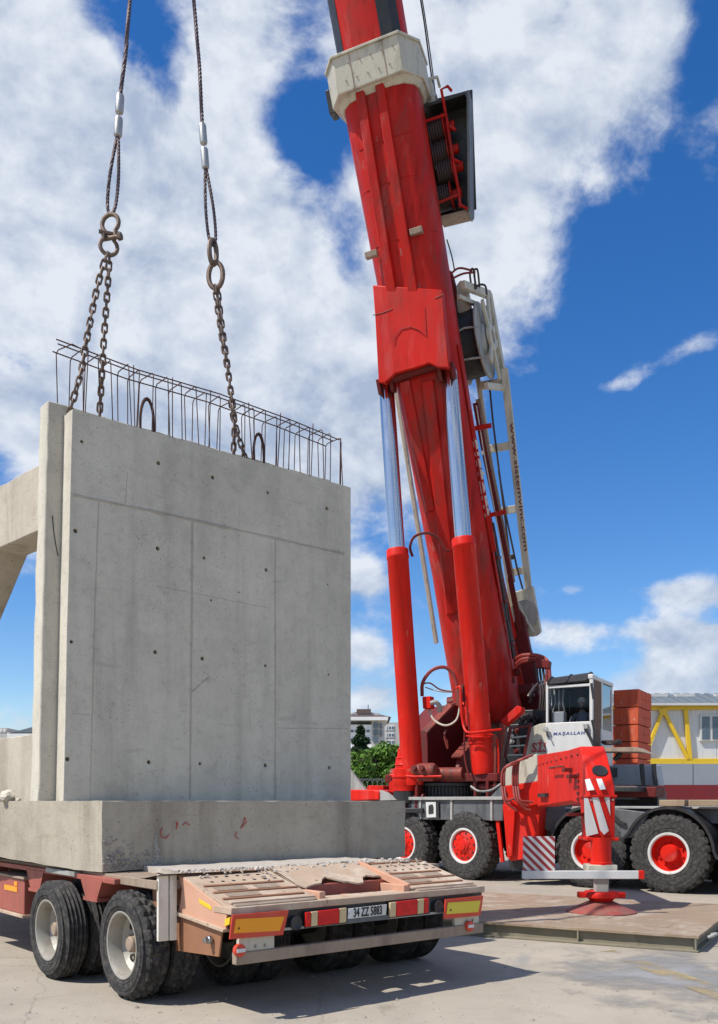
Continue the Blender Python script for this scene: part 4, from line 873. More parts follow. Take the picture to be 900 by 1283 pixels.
# crane wheels
CR_R, CR_W = .68, .42
CTY = tyre_mesh('crane_tyre', CR_R, CR_W, .345, 'block', 112, .034)
RIMW = mat('white_rim_paint', (.66, .64, .60), .5, dirt=(.3, .22, .16), damt=.4, dscale=8, streak=1)
rimA = mesh('rim', MB().lathe((0, 0, 0), X1, [(.345, .03), (.355, .006), (.348, .0), (.318, .004), (.308, .014), (.302, .05)], 48, cap=False), RIMW)
discF = MB().lathe((0, 0, 0), X1, [(.302, .045), (.285, .05), (.26, .035), (.20, .022), (.15, .02), (.135, .0), (.12, -.02), (.085, -.024), (.08, -.045), (.0, -.05)], 48, cap=False)
for k in range(10): a = k * .6283; discF.cyl((.03, math.cos(a) * .165, math.sin(a) * .165), (.002, math.cos(a) * .165, math.sin(a) * .165), .016, seg=6)
discF = mesh('disc', discF, REDB)
hol = MB()
for k in range(10): a = (k + .5) * .6283; hol.lathe((.0305, math.cos(a) * .245, math.sin(a) * .245), X1, [(0, 0), (.021, -.004), (.024, .01)], 10, cap=False)
hol = mesh('hand_holes', hol, DARK)
discD = MB().lathe((0, 0, 0), X1, [(.302, .045), (.288, .08), (.275, .15), (.20, .165), (.165, .15), (.15, .10), (.148, .03), (.135, .012), (.0, .008)], 48, cap=False)
for k in range(10): a = k * .6283; discD.cyl((.165, math.cos(a) * .205, math.sin(a) * .205), (.125, math.cos(a) * .205, math.sin(a) * .205), .017, seg=6)
discD = mesh('disc', discD, REDB)
def cwheel(q, d, deep, steer=0, near=True):
    s_ = R(steer); ax = CD * math.cos(s_) + CT * math.sin(s_)
    if not near: ax = -ax
    m = frameM(C(q, d, CR_R - .01), ax, UP.cross(ax)) @ MX.Rotation(random.uniform(0, 6), 4, 'X')
    w = inst('wheel', rimA, cr, m); inst('tyre', CTY, w, m); inst('disc', discD if deep else discF, w, m)
    if not deep: inst('hand_holes', hol, w, m)['kind'] = 'stuff'
    return w
for q, deep, st in ((-2.95, False, 0), (-1.50, False, 6), (0, False, 6), (2.68, True, 0), (4.12, True, -3), (5.6, True, 0)):
    cwheel(q, .0, deep, st); cwheel(q, 3.0, deep, 0, False)
    obj('axle', MB().cyl(C(q, .3, CR_R), C(q, 2.7, CR_R), .11, seg=12), BLACK, cr)
def fender(q, a0, a1, rad, th=.02):
    m = MB(); n = 18; rings = []
    for k in range(n + 1):
        a = a0 + (a1 - a0) * k / n; r_ = rad + (.06 if k in (0, n) else 0); c = lambda d, rr: C(q + math.cos(a) * rr, d, CR_R + math.sin(a) * rr)
        rings.append([c(-.03, r_ - .05), c(-.03, r_), c(.5, r_), c(.5, r_ - th), c(.0, r_ - th), c(.0, r_ - .05)])
    m.loft(rings); obj('mudguard', m, BLACK, cr)
fender(4.12, R(-5), R(165), .79); fender(2.68, R(35), R(170), .79)
# ---- slewing ring with teeth
sr = obj('slew_ring', MB().lathe(TC, UP, [(1.0, 1.55), (1.16, 1.60), (1.16, 1.67), (1.08, 1.68), (1.08, 1.86), (1.2, 1.87), (1.2, 1.93), (.9, 1.94)], 64), BLACK, cr)
tt = MB()
for k in range(96):
    a = k * 2 * math.pi / 96; d = V((math.cos(a), math.sin(a), 0)); tt.obox(TC + d * 1.10 + UP * 1.77, d, d.cross(UP), UP, .03, .018, .085)
o = obj('ring_tooth', tt, BLACK, sr); o['kind'] = 'stuff'
# ---- superstructure
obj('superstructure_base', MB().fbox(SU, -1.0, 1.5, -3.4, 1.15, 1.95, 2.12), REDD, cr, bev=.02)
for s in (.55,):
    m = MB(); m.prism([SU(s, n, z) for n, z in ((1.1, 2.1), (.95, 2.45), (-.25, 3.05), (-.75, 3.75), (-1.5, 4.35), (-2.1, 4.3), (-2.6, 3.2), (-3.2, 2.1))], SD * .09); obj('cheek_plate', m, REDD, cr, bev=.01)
    fl = MB(); pts = [SU(s + .045, n, z) for n, z in ((1.1, 2.46), (-.25, 3.07), (-.75, 3.77), (-1.5, 4.37))]
    for a, c in zip(pts[:-1], pts[1:]): fl.beam(a, c, .22, .035, SD)
    obj('cheek_flange', fl, REDM, cr)
CHK = V((.55, -.835, 0)).normalized()
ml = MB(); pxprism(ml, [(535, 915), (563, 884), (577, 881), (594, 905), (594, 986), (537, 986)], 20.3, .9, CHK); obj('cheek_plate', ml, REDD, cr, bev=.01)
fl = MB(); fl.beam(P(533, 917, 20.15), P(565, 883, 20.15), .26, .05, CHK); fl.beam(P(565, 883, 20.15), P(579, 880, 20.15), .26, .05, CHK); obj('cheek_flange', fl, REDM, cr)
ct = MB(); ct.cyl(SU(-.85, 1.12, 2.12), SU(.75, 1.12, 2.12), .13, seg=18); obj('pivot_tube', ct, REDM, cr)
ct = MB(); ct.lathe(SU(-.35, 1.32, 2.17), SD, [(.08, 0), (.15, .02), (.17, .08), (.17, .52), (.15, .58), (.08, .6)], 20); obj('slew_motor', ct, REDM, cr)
obj('motor_flange', MB().fbox(SU, -.28, .20, 1.30, 1.42, 1.96, 2.05), REDM, cr, bev=.01)
for dx in (-.12, .05): obj('motor_port', MB().cyl(SU(-.05 + dx, 1.42, 2.22), SU(-.05 + dx, 1.55, 2.24), .055, seg=12), REDD, cr)
obj('control_lever', MB().tube([SU(-.75, 1.42, 2.10), SU(-.2, 1.50, 2.06), SU(.4, 1.42, 2.06)], .022, 8), REDB, cr)
# slew gearbox at the left: stacked red drums
gb = P(507.5, 988, 19.2)
obj('slew_gearbox', MB().lathe(gb, UP, [(.0, -.05), (.25, -.05), (.25, .06), (.26, .08), (.26, .22), (.28, .23), (.28, .27), (.26, .28), (.26, .40), (.20, .42), (.20, .48), (.22, .49), (.20, .52), (.19, .62), (.205, .63), (.16, .66), (.15, .80), (.165, .81), (.12, .84), (.10, .98), (.12, 1.0), (.05, 1.08), (.0, 1.09)], 24), REDB, cr)
obj('gearbox_foot', MB().lathe(gb, UP, [(.2, -.32), (.25, -.30), (.25, -.06), (.2, -.05)], 20), BLACK, cr)
ml = MB(); pxprism(ml, [(487, 981), (496, 975), (502, 976), (503, 996), (488, 992)], 19.2, .25, ND); obj('gearbox_bracket', ml, REDB, cr, bev=.01)
# bits on the deck left of the ring
ml = MB(); pxprism(ml, [(428, 1004), (428, 952), (440, 967), (458, 990), (459, 1002)], 20.0, .08, -CD); obj('grey_gusset', ml, LGREY, cr, bev=.006)
ml = MB(); pxprism(ml, [(430, 1003.5), (430, 989.5), (466, 989.5), (475, 991), (475, 1002), (440, 1003.5)], 19.9, .5, -CD); obj('red_deck_box', ml, REDB, cr, bev=.02)
ml = MB(); pxprism(ml, [(459, 988), (462, 984), (480, 984.5), (481, 989), (474, 992), (460, 991)], 20.6, .3, -CD); obj('red_deck_lug', ml, REDB, cr, bev=.01)
ml = MB(); pxprism(ml, [(475, 1003), (475.5, 990), (484, 993), (497, 1002.5)], 19.3, .1, -CD); obj('deck_wedge', ml, LGREY, cr, bev=.004)
ml = MB(); pxprism(ml, [(612, 1001), (629, 983), (634, 1001)], 18.0, .3, -CD); obj('deck_wedge', ml, GREY, cr, bev=.004)
# ---- boom frame
F0 = P(612, 880, 21.2); F1 = P(474, 90, 18.35); BA = (F1 - F0).normalized(); LA = (F1 - F0).length
BN = V((-.3, -.954, 0)); BN = (BN - BA * BN.dot(BA)).normalized(); BS = BA.cross(BN)
def B(a, s, n): return F0 + BA * a + BS * s + BN * n
def Bn(u, v, n): return on(u, v, B(0, 0, n), BN)
def toB(p): d = p - F0; return V((d.dot(BA), d.dot(BS), d.dot(BN)))
def aof(u, v, n=.7): return toB(Bn(u, v, n)).x
SECT = [(-.66, -.45), (-.70, -.1), (-.70, .30), (-.64, .50), (-.50, .67), (-.28, .74), (.28, .74), (.50, .67), (.64, .50), (.70, .30), (.70, -.1), (.66, -.45), (.5, -.58), (-.5, -.58)]
def sect(a, k=1.0, ky=1.0): return [B(a, s * k, n * ky) for s, n in SECT]
aC = aof(455, 108, .9); aBox0 = aof(515, 478); aBox1 = aof(510, 372)
bm_ = MB(); bm_.loft([sect(-.35, 1.04, 1.06), sect(.5, 1.05, 1.12), sect(1.6, 1.04, 1.08), sect(3, 1.0, 1.02), sect(aBox1, 1.05, 1.0), sect(aC + .2, 1.09, 1.0)]); boom = obj('boom_base_section', bm_, RED, cr, bev=.02, smooth=45)
# longitudinal ribs on the underside
def rib(px, hgt=.09, n0=.735):
    (ua, va, wa), (ub, vb, wb) = px; r0 = []; r1 = []
    for (u, v, w, rr) in ((ua, va, wa, r0), (ub, vb, wb, r1)):
        c = toB(Bn(u, v, n0)); 
        for ds, dn in ((-w, -.03), (-w * .7, hgt), (w * .7, hgt), (w, -.03)): rr.append(B(c.x, c.y + ds, n0 + dn))
    obj('underside_rib', MB().loft([r0, r1]), RED, boom, bev=.008)
rib(((451, 110, .115), (497, 402, .13))); rib(((476, 105, .115), (523, 396, .13)))
rib(((536, 478, .17), (568, 768, .17)), .07, .745); rib(((507, 478, .15), (540, 640, .12)), .05, .735)
for u, v in ((466, 320), (522, 291)): # small lugs on the underside
    c = toB(Bn(u, v, .75)); obj('sheave_lug', MB().fbox(lambda x, y, z: B(c.x + x, c.y + y, .70 + z), -.05, .06, -.12, .13, 0, .16), TAN, boom, bev=.008)
for u, v in ((473, 247), (497, 239), (484, 318), (505, 315)):
    c = toB(Bn(u, v, .80)); obj('worn_patch', MB().fbox(lambda x, y, z: B(c.x + x, c.y + y, .796 + z), -.07, .07, -.055, .055, 0, .003), mat('bare_paint_patch', (.36, .10, .08), .6), boom)
for k, v_ in enumerate((170, 225, 300)):
    c = aof(500, v_); pts = [B(c, s * 1.06 * (1.0), n * 1.0 + .004) for s, n in SECT[2:10]]; obj('weld_seam', MB().tube(pts, .008, 5), RED, boom)
# edge strip at left
obj('edge_rail', MB().beam(B(aof(445, 205, 0), -.72, .0), B(aof(470, 352, 0), -.72, .0), .03, .05), REDD, boom)
# collar
def ring_pts(a, k): return [B(a, s * k, n * k) for s, n in ((-.86, -.55), (-.95, .45), (-.70, .92), (.62, .92), (.92, .35), (.90, -.55), (.6, -.75), (-.6, -.75))]
col_ = obj('boom_collar', MB().loft([ring_pts(aC, 1.0), ring_pts(aC + .62, 1.0)]), CREAM, cr, bev=.02)
obj('collar_lip', MB().loft([ring_pts(aC + .61, 1.035), ring_pts(aC + .655, 1.035)]), CREAM, col_, bev=.008)
obj('collar_skirt', MB().loft([[B(aC - .10, s * 1.14, n * 1.03) for s, n in SECT], [B(aC + .01, s * 1.24, n * 1.16) for s, n in SECT]]), CREAM, col_)
obj('wear_pad_block', MB().fbox(lambda x, y, z: B(aC + x, y, z), .0, .42, -1.06, -.94, .0, .35), BLACK, col_, bev=.01)
for s in (-.36, .30): obj('collar_joint', MB().fbox(lambda x, y, z: B(aC + x, s + y, .921 + z), .01, .60, -.008, .008, 0, .006), TAN, col_)
for k in range(10):
    obj('bolt', MB().cyl(B(aC + .18 + .27 * (k % 2), -.5 + .11 * k, .92), B(aC + .18 + .27 * (k % 2), -.5 + .11 * k, .936), .014, seg=6), TAN, col_)
for dx, dz in ((.05, .86), (.35, .95)): obj('collar_bracket', MB().tube([B(aC + dx, .8, -.5), B(aC + dx + .1, dz + .1, -.8), B(aC + dx, dz + .1, -1.0)], .03, 6), CREAM, col_)
obj('guide_bracket', MB().fbox(lambda x, y, z: B(aC + x, y, z), -.15, .35, .80, .95, -.9, -.55), CREAM, col_, bev=.02)
# inner telescope section with dark wear strips
k2 = .95; i_sec = [(s * k2 * 1.04, n * k2) for s, n in SECT]
inn = obj('inner_boom_section', MB().loft([[B(aC + .3, s, n) for s, n in i_sec], [B(LA + 7, s, n) for s, n in i_sec]]), RED, cr, bev=.02, smooth=45)
def strip(i0, i1, m, name):
    pts = [i_sec[i] for i in range(i0, i1 + 1)]; off = [(s * 1.012, n * 1.012) for s, n in pts]
    obj(name, MB().loft([[B(aC + .5, s, n) for s, n in pts] + [B(aC + .5, s, n) for s, n in reversed(off)], [B(LA + 6.9, s, n) for s, n in pts] + [B(LA + 6.9, s, n) for s, n in reversed(off)]]), m, inn)
strip(2, 4, BLACK, 'wear_strip'); strip(7, 8, BLACK, 'wear_strip'); strip(6, 7, BLACK, 'wear_strip')
# cylinder head box
hx = [(467, 357), (470, 395), (474.5, 479), (482, 480), (495, 468), (520, 461), (538, 455), (548, 460), (563, 461), (558, 410), (554, 363)]
def hn(v): return .80 + .30 * max(0, min(1, (v - 357) / 100))
hbx = obj('cylinder_head_box', MB().prism([Bn(u, v, hn(v)) for u, v in hx], -BN * 1.2), mat('boom_head_red', (.62, .013, .006), .48, grime=.5, spec=.2, col2=(.46, .016, .009), amt=.9, scale=1.3, dirt=(.25, .05, .035), damt=.5, dscale=2.2, dth=.52, bump=.06), cr, bev=.02)
lip = MB(); 
obj('head_box_seam', MB().tube([Bn(u, v, hn(v) + .002) for u, v in ((492, 430), (495, 420), (503, 412), (515, 410), (525, 414), (534, 421), (534, 405), (533, 385))], .006, 5), REDD, hbx)
for px in ([(467.5, 395), (480, 392), (492, 387)], [(545, 374), (556, 369)]): obj('weld_line', MB().tube([Bn(u, v, hn(v) + .002) for u, v in px], .010, 5), REDM, hbx)
obj('head_cross_tube', MB().cyl(Bn(492, 474, .85), Bn(552, 456, .85), .10, seg=16), REDD, hbx)
for u, v in ((484, 482), (560, 465)):
    c = toB(Bn(u, v, .80)); obj('rod_eye', MB().fbox(lambda x, y, z: B(c.x + x, c.y + y, c.z + z), -.18, .12, -.17, -.10, -.15, .15), REDD, hbx, bev=.01); obj('rod_eye', MB().fbox(lambda x, y, z: B(c.x + x, c.y + y, c.z + z), -.18, .12, .10, .17, -.15, .15), REDD, hbx, bev=.01)
# lift cylinders
def cylinder(b, j, t, r, rod, ring_v=None):
    b, t = V(b), V(t); d = (t - b).normalized(); L_ = (t - b).length; jl = L_ * j
    bar_ = obj('lift_cylinder', MB().lathe(b, d, [(.0, .0), (r * .93, .0), (r * .97, .05), (r, .12), (r, jl - .20), (r * 1.05, jl - .19), (r * 1.05, jl - .14), (r * 1.02, jl - .12), (r * 1.04, jl - .03), (r * .98, jl), (rod, jl + .01)], 40), REDB, cr, smooth=50)
    obj('cylinder_rod', MB().lathe(b, d, [(rod, jl - .05), (rod, L_ - .06), (rod * .9, L_), (0, L_)], 48), CHROME, bar_)
    return bar_, d
cy1, d1 = cylinder(P(518, 984, 19.1), .588, P(484, 484, 19.30), .225, .165)
cy2, d2 = cylinder(P(606, 970, 18.7), .580, P(562.5, 464, 18.95), .235, .172)
for cyo, base, dd, r in ((cy1, P(518, 984, 19.1), d1, .225), (cy2, P(606, 970, 18.7), d2, .235)):
    for s in (-.16, .10): obj('cylinder_clevis', MB().obox(base + SD * (s + .03) - UP * .22, SD, ND, UP, .035, .16, .28), REDD, cyo, bev=.02)
    obj('clevis_pin', MB().cyl(base - SD * .25 - UP * .25, base + SD * .25 - UP * .25, .09, seg=16), REDD, cyo)
    obj('clevis_seat', MB().obox(base - UP * .52, SD, ND, UP, .32, .26, .05), BLACK, cyo, bev=.01)
for k, dz in enumerate((.62, .70)): obj('cylinder_band', MB().lathe(P(606, 970, 18.7) + d2 * dz, d2, [(.236, 0), (.255, .008), (.255, .035), (.236, .045)], 32), REDB, cy2)
# pipes and hoses round the cylinders
def hose(px, r, m=RHOSE, name='hose', par=None, n=8): return obj(name, MB().tube(catmull([P(u, v, y) for u, v, y in px], n), r, 8), m, par or cr)
hose([(517, 697, 19.2), (514, 685, 19.1), (520, 672, 19.05), (536, 668, 19.0), (550, 675, 19.0), (558, 688, 19.0), (564, 690, 19.0)], .028, REDD)
hose([(529, 872, 19.3), (530, 855, 19.2), (541, 840, 19.1), (557, 836, 19.1), (568, 845, 19.1), (573, 862, 19.1), (573, 870, 19.1)], .038)
hose([(529, 868, 19.3), (530, 858, 19.3), (539, 856, 19.2), (552, 864, 19.2), (570, 867, 19.2)], .016); hose([(533, 861, 19.3), (545, 865, 19.2), (558, 867, 19.2), (570, 867, 19.2)], .013, CREAM)
hose([(540, 882, 19.3), (539, 892, 19.2), (545, 903, 19.1), (559, 909, 19.0), (572, 902, 19.0), (576, 885, 19.0), (572, 878, 19.0)], .022, CREAM)
hose([(572, 862, 18.7), (577, 862, 18.6), (578, 885, 18.6), (580, 905, 18.6), (584, 916, 18.5), (592, 918, 18.45), (610, 916, 18.4), (628, 914, 18.5)], .026, REDB, 'pipe')
hose([(580, 880, 18.7), (584, 890, 18.6), (585, 910, 18.6)], .018, REDB, 'pipe'); hose([(583, 905, 18.6), (582, 945, 18.6), (588, 975, 18.5)], .02, REDD, 'pipe'); hose([(584, 922, 18.45), (600, 924, 18.4), (618, 921, 18.5), (624, 935, 18.5), (625, 975, 18.5)], .022, REDB, 'pipe'); hose([(620, 920, 18.5), (621, 950, 18.5), (620, 985, 18.5)], .03, REDM, 'pipe')
hose([(590, 985, 18.4), (600, 991, 18.3), (615, 990, 18.3), (628, 982, 18.4)], .02, LGREY)
ml = MB(); pxprism(ml, [(529, 873), (539, 872), (540, 887), (530, 888)], 19.15, .22, ND); obj('valve_block', ml, REDB, cr, bev=.01)
hose([(539, 881, 19.1), (546, 880, 19.1), (551, 885, 19.15), (551, 892, 19.2)], .05, LGREY, 'elbow_pipe')
ml = MB(); pxprism(ml, [(570, 866), (578, 857), (581, 859), (578, 885), (571, 884)], 18.9, .2, ND); obj('valve_block', ml, REDM, cr, bev=.01)
hose([(559, 915, 19.3), (557, 922, 19.2), (561, 938, 19.2), (560, 926, 19.2)], .022, REDM)
# ---- equipment along the right flank of the boom
pl_ = MB(); q = [(582, 515), (590, 513), (622, 690), (610, 694)]; pl_.prism([Bn(u, v, .40) for u, v in q], -BN * .06); pt = obj('name_plate', pl_, RED, boom, bev=.004)
pA, pB_ = Bn(589, 522, .405), Bn(614, 676, .405); xd = (pB_ - pA).normalized(); yd = BN.cross(xd); text('lettering', 'sistem', (pA + pB_) / 2 + BN * .004, xd, yd, .47, SIGNW, pt, space=1.0, wscale=1.36, bold=.008)
def bline(px, n, w, h, m, name, par=boom): 
    pts = [Bn(u, v, n) for u, v in px]; mm = MB()
    for a, c in zip(pts[:-1], pts[1:]): mm.beam(a, c, w, h, BS)
    return obj(name, mm, m, par, bev=.004)
bline([(573, 475), (607, 640), (640, 800), (655, 868)], -.55, .16, .14, RED, 'flank_rail'); bline([(596, 505), (606, 560), (633, 690), (656, 812)], -.95, .12, .10, REDD, 'flank_rail'); bline([(599, 500), (643, 730)], -1.15, .11, .05, TAN, 'flank_channel')
bline([(612, 640), (630, 730), (646, 800)], -.9, .09, .07, RED, 'flank_rail'); bline([(597, 508), (607, 570), (620, 640), (636, 725)], -.80, .025, .02, SIGNW, 'guide_wire')
for (ua, va, ub, vb) in ((594, 537, 616, 533), (612, 646, 634, 641)): obj('cross_strap', MB().beam(Bn(ua, va, -.7), Bn(ub, vb, -.7), .10, .05, BA), RED, boom)
hose([(602, 680, 20.3), (612, 740, 20.3), (624, 800, 20.4), (632, 836, 20.4)], .03, HOSE, 'hose', boom); hose([(605, 690, 20.3), (618, 745, 20.3), (630, 800, 20.4), (637, 820, 20.4)], .022, HOSE, 'hose', boom); hose([(589, 600, 20.1), (596, 640, 20.1), (604, 680, 20.2)], .03, HOSE, 'hose', boom)
for u, v in ((634, 833), (640, 853), (648, 842)):
    p = P(u, v, 20.5); obj('flank_boss', MB().lathe(p, -BN * -1, [(.0, .0), (.09, 0), (.09, .07), (.04, .08), (.04, .12), (0, .12)], 16), REDD, boom)
for k, (n_, a0, a1, r_) in enumerate(((.18, .9, 3.7, .030), (.06, 1.3, 3.3, .022), (-.12, .7, 3.9, .034), (-.24, 1.2, 3.6, .022))):
    obj('flank_hose', MB().tube([B(a0 + (a1 - a0) * t / 8, .755 + .012 * math.sin(t * 1.7 + k), n_ + .015 * math.sin(t + k)) for t in range(9)], r_, 7), HOSE, boom)
obj('flank_plate', MB().fbox(lambda x, y, z: B(x, y, z), .4, 7.5, .70, .735, .28, .44), RED, boom, bev=.006)
for k in range(3): obj('hose_clamp', MB().fbox(lambda x, y, z: B(x, y, z), 1.2 + .95 * k, 1.27 + .95 * k, .70, .80, -.30, .24), REDD, boom, bev=.006)
for a_ in (1.15, 1.75): obj('flank_slot', MB().fbox(lambda x, y, z: B(x, y, z), a_, a_ + .45, .70, .748, .30, .40), BLACK, boom, bev=.004)
# heavy foot brackets behind the boom
ml = MB(); pxprism(ml, [(648, 760), (656, 772), (664, 812), (672, 835), (675, 870), (690, 884), (690, 910), (640, 912), (620, 905)], 21.5, .18, ND); obj('boom_foot_bracket', ml, REDD, cr, bev=.02)
ml = MB(); pxprism(ml, [(586, 760), (598, 770), (600, 905), (560, 905)], 21.9, .15, ND); obj('boom_foot_bracket', ml, REDD, cr, bev=.02)
obj('boom_pivot_pin', MB().cyl(B(.1, -.95, -.1), B(.1, 1.05, -.1), .16, seg=20), REDD, cr)
# hose reel rack
rk = obj('hose_reel_rack', MB().prism([Bn(u, v, -.35) for u, v in ((584.5, 113), (587.5, 112.5), (589.5, 262), (586, 267))], -BN * .62), GREY, cr, bev=.01)
obj('rack_back', MB().prism([Bn(u, v, -.96) for u, v in ((530, 128), (592, 112), (597, 262), (548, 274))], -BN * .03), BLACK, rk)
obj('rack_top', MB().prism([Bn(u, v, -.40) for u, v in ((531, 131), (583, 114), (583, 118), (531, 135))], -BN * .55), BLACK, rk); obj('rack_base', MB().prism([Bn(u, v, -.40) for u, v in ((551, 271), (587, 262), (587, 266), (551, 275))], -BN * .55), TAN, rk)
for u, v in ((551, 163), (556, 192), (562, 214), (560, 247)):
    c = Bn(u, v, -.62); dr = obj('hose_reel', MB().lathe(c - BS * .22, BS, [(.08, .0), (.22, .0), (.22, .30), (.08, .30)], 28), HOSE, rk)
    for i in range(6): obj('hose_turn', MB().tube([c - BS * (.20 - .05 * i) + (BA * math.cos(t) + BN * math.sin(t)) * .225 for t in [2 * math.pi * j / 24 for j in range(24)]], .022, 6, closed=True), HOSE, dr)
    obj('reel_flange', MB().lathe(c + BS * .10, BS, [(.05, 0), (.27, 0), (.27, .02), (.05, .025), (.09, .03), (.09, .22), (.0, .23)], 28), RED, dr)
for px in ([(560, 150), (553, 112), (561, 108), (566, 114)], [(560, 150), (566, 190), (575, 240), (577, 260)]): obj('rack_bar', MB().tube([Bn(u, v, -.38) for u, v in px], .03, 7), RED, rk)
for px in ([(533, 152), (560, 143)], [(549, 254), (574, 244)], [(564, 158), (571, 163)], [(567, 199), (576, 203)], [(575, 255), (586, 262)]): obj('rack_bar', MB().tube([Bn(u, v, -.36) for u, v in px], .028, 7), RED, rk)
hose([(524, -20, 18.6), (532, 30, 18.8), (538, 75, 18.9), (543, 110, 19), (547, 135, 19.1)], .016, HOSE, 'hose', rk); hose([(526, -20, 18.6), (534, 30, 18.8), (541, 80, 18.9), (546, 120, 19), (549, 140, 19.1)], .012, HOSE, 'hose', rk)
hose([(560, 300, 19.6), (566, 320, 19.7), (570, 340, 19.8)], .014, HOSE, 'hose', rk)
# winch and its cream frame behind the boom
wc = Bn(595, 431, -1.0); WA = (BS * .985 + BN * .10).normalized(); WB = BA.cross(WA).normalized()
def Wd(x, a, b): return wc + WA * x + BA * a + WB * b
wn_ = obj('winch_drum', MB().lathe(Wd(-.34, 0, 0), WA, [(.20, .0), (.76, .0), (.78, .02), (.78, .06), (.60, .07)], 48), CREAM, cr)
obj('drum_rope', MB().lathe(Wd(-.34, 0, 0), WA, [(.5, .07)] + [(.68 + .012 * (k % 2), .07 + .44 * k / 26) for k in range(27)] + [(.5, .52)], 48), BLACK, wn_)
obj('drum_flange', MB().lathe(Wd(.19, 0, 0), WA, [(.40, .0), (.77, .0), (.79, .02), (.79, .05), (.70, .06), (.66, .04), (.36, .04), (.32, .10), (.15, .11), (.0, .11)], 48), LGREY, wn_)
obj('drum_brake', MB().lathe(Wd(-.58, 0, 0), WA, [(.0, 0), (.60, .0), (.68, .04), (.68, .20), (.5, .22)], 36), BLACK, wn_)
for px in ([(570, 417), (582, 411), (600, 409)], [(575, 452), (592, 449), (609, 447)]): obj('drum_guard', MB().tube([Bn(u, v, -.30) for u, v in px], .022, 7), LGREY, wn_)
# cream side frame: hub ring, spokes and a heavy edge beam outside the flange
hubp = Wd(.36, .05, .10)
wf = obj('winch_frame', MB().lathe(hubp, WA, [(.15, -.05), (.27, -.05), (.29, -.03), (.29, .03), (.27, .05), (.15, .05), (.15, -.05)], 32, cap=False), CREAM, cr)
for da, db in ((.95, .35), (.70, -.35), (-.55, -.45), (-.85, .20), (-.1, .80), (.45, .80)):
    d = (BA * da + WB * db); obj('frame_arm', MB().beam(hubp + d * .22, hubp + d, .15, .06, WA.cross(d)), CREAM, wf, bev=.01)
obj('frame_beam', MB().beam(Wd(.36, 1.05, .62), Wd(.36, -.95, .80), .20, .12, WB), CREAM, wf, bev=.012)
obj('frame_beam', MB().beam(Wd(.36, 1.02, .66), Wd(.10, 1.02, -.75), .16, .12, BA), CREAM, wf, bev=.012)
obj('frame_beam', MB().beam(Wd(.30, .72, .55), Wd(.0, .80, -.85), .09, .08, BA), CREAM, wf, bev=.012)
obj('frame_beam', MB().beam(Wd(.36, -.92, .78), Wd(.2, -.98, -.5), .13, .10, BA), CREAM, wf, bev=.012)
for k in range(4): obj('hub_fin', MB().fbox(lambda x, y, z: hubp + WA * x + BA * y + WB * z, -.01, .03, -.10 + .055 * k, -.08 + .055 * k, -.13, .13), LGREY, wf)
ml = MB().prism([Bn(u, v, -.75) for u, v in ((569, 362), (577, 350), (586, 362), (590, 385), (583, 400), (573, 392))], -BN * .3); obj('winch_motor', ml, CREAM, wf, bev=.03)
ml = MB().prism([Bn(u, v, -.70) for u, v in ((558, 335), (566, 340), (572, 362), (574, 470), (570, 478), (566, 400))], -BN * .25); obj('winch_bracket', ml, REDD, wf, bev=.01)
for px in ([(563, 345), (575, 336), (592, 339)], [(565, 350), (580, 343), (596, 341)], [(592, 365), (589, 345), (591, 337), (594, 340), (596, 362)], [(597, 362), (594, 341), (597, 337), (599, 341), (601, 360)], [(594, 363), (600, 357), (608, 358), (610, 369)]): obj('hydraulic_hose', MB().tube(catmull([Bn(u, v, -.7) for u, v in px], 5), .022, 7), HOSE if px[0][1] > 355 else RHOSE, wf)
def wrail(px, n, w, h, nm): 
    pts = [Bn(u, v, n) for u, v in px]; mm = MB()
    for a, c in zip(pts[:-1], pts[1:]): mm.beam(a, c, w, h, BS)
    return obj(nm, mm, CREAM, mast, bev=.012)
mast = obj('mast_rail', MB().beam(Bn(632, 462, -1.5), Bn(669, 797, -1.5), .16, .20, BS), CREAM, cr, bev=.012)
wrail([(598, 468), (646, 790)], -1.55, .10, .14, 'mast_rail_inner'); wrail([(496, 485), (547, 806)], -1.3, .09, .18, 'mast_rail_far')
for (ua, va, ub, vb) in ((601, 484, 634, 478), (612, 563, 641, 558), (626, 641, 650, 637), (637, 718, 660, 714)): wrail([(ua, va), (ub, vb)], -1.5, .17, .14, 'mast_rung')
obj('mast_foot', MB().prism([Bn(u, v, -1.35) for u, v in ((644, 742), (668, 735), (678, 793), (673, 797), (646, 799), (641, 770))], -BN * .35), CREAM, mast, bev=.012)
obj('mast_sheave', MB().lathe(Bn(656, 770, -1.28), BN, [(.0, -.06), (.34, -.06), (.30, .0), (.34, .06), (.0, .06)], 28), LGREY, mast)
for px in ([(644, 745), (656, 770), (668, 792)], [(647, 760), (652, 780), (655, 796)]): obj('sheave_strap', MB().tube([Bn(u, v, -1.18) for u, v in px], .035, 6), CREAM, mast)
for px in ([(613, 478), (618, 530), (628, 610), (638, 690), (641, 740)], [(625, 590), (634, 645), (648, 712), (657, 745)]): obj('mast_rope', MB().tube([Bn(u, v, -1.42) for u, v in px], .022, 6), HOSE, mast)
obj('rope_clamp', MB().lathe(Bn(642, 698, -1.42), BA, [(0, -.06), (.06, -.05), (.06, .05), (0, .06)], 10), HOSE, mast)
pA, pB_ = Bn(640, 520, -1.36), Bn(660.5, 700, -1.36); xd = (pB_ - pA).normalized(); text('web_address', 'www.sistemvinc.com', (pA + pB_) / 2 + BN * .012, xd, BN.cross(xd), .145, REDD, mast, wscale=2.3, bold=.001)
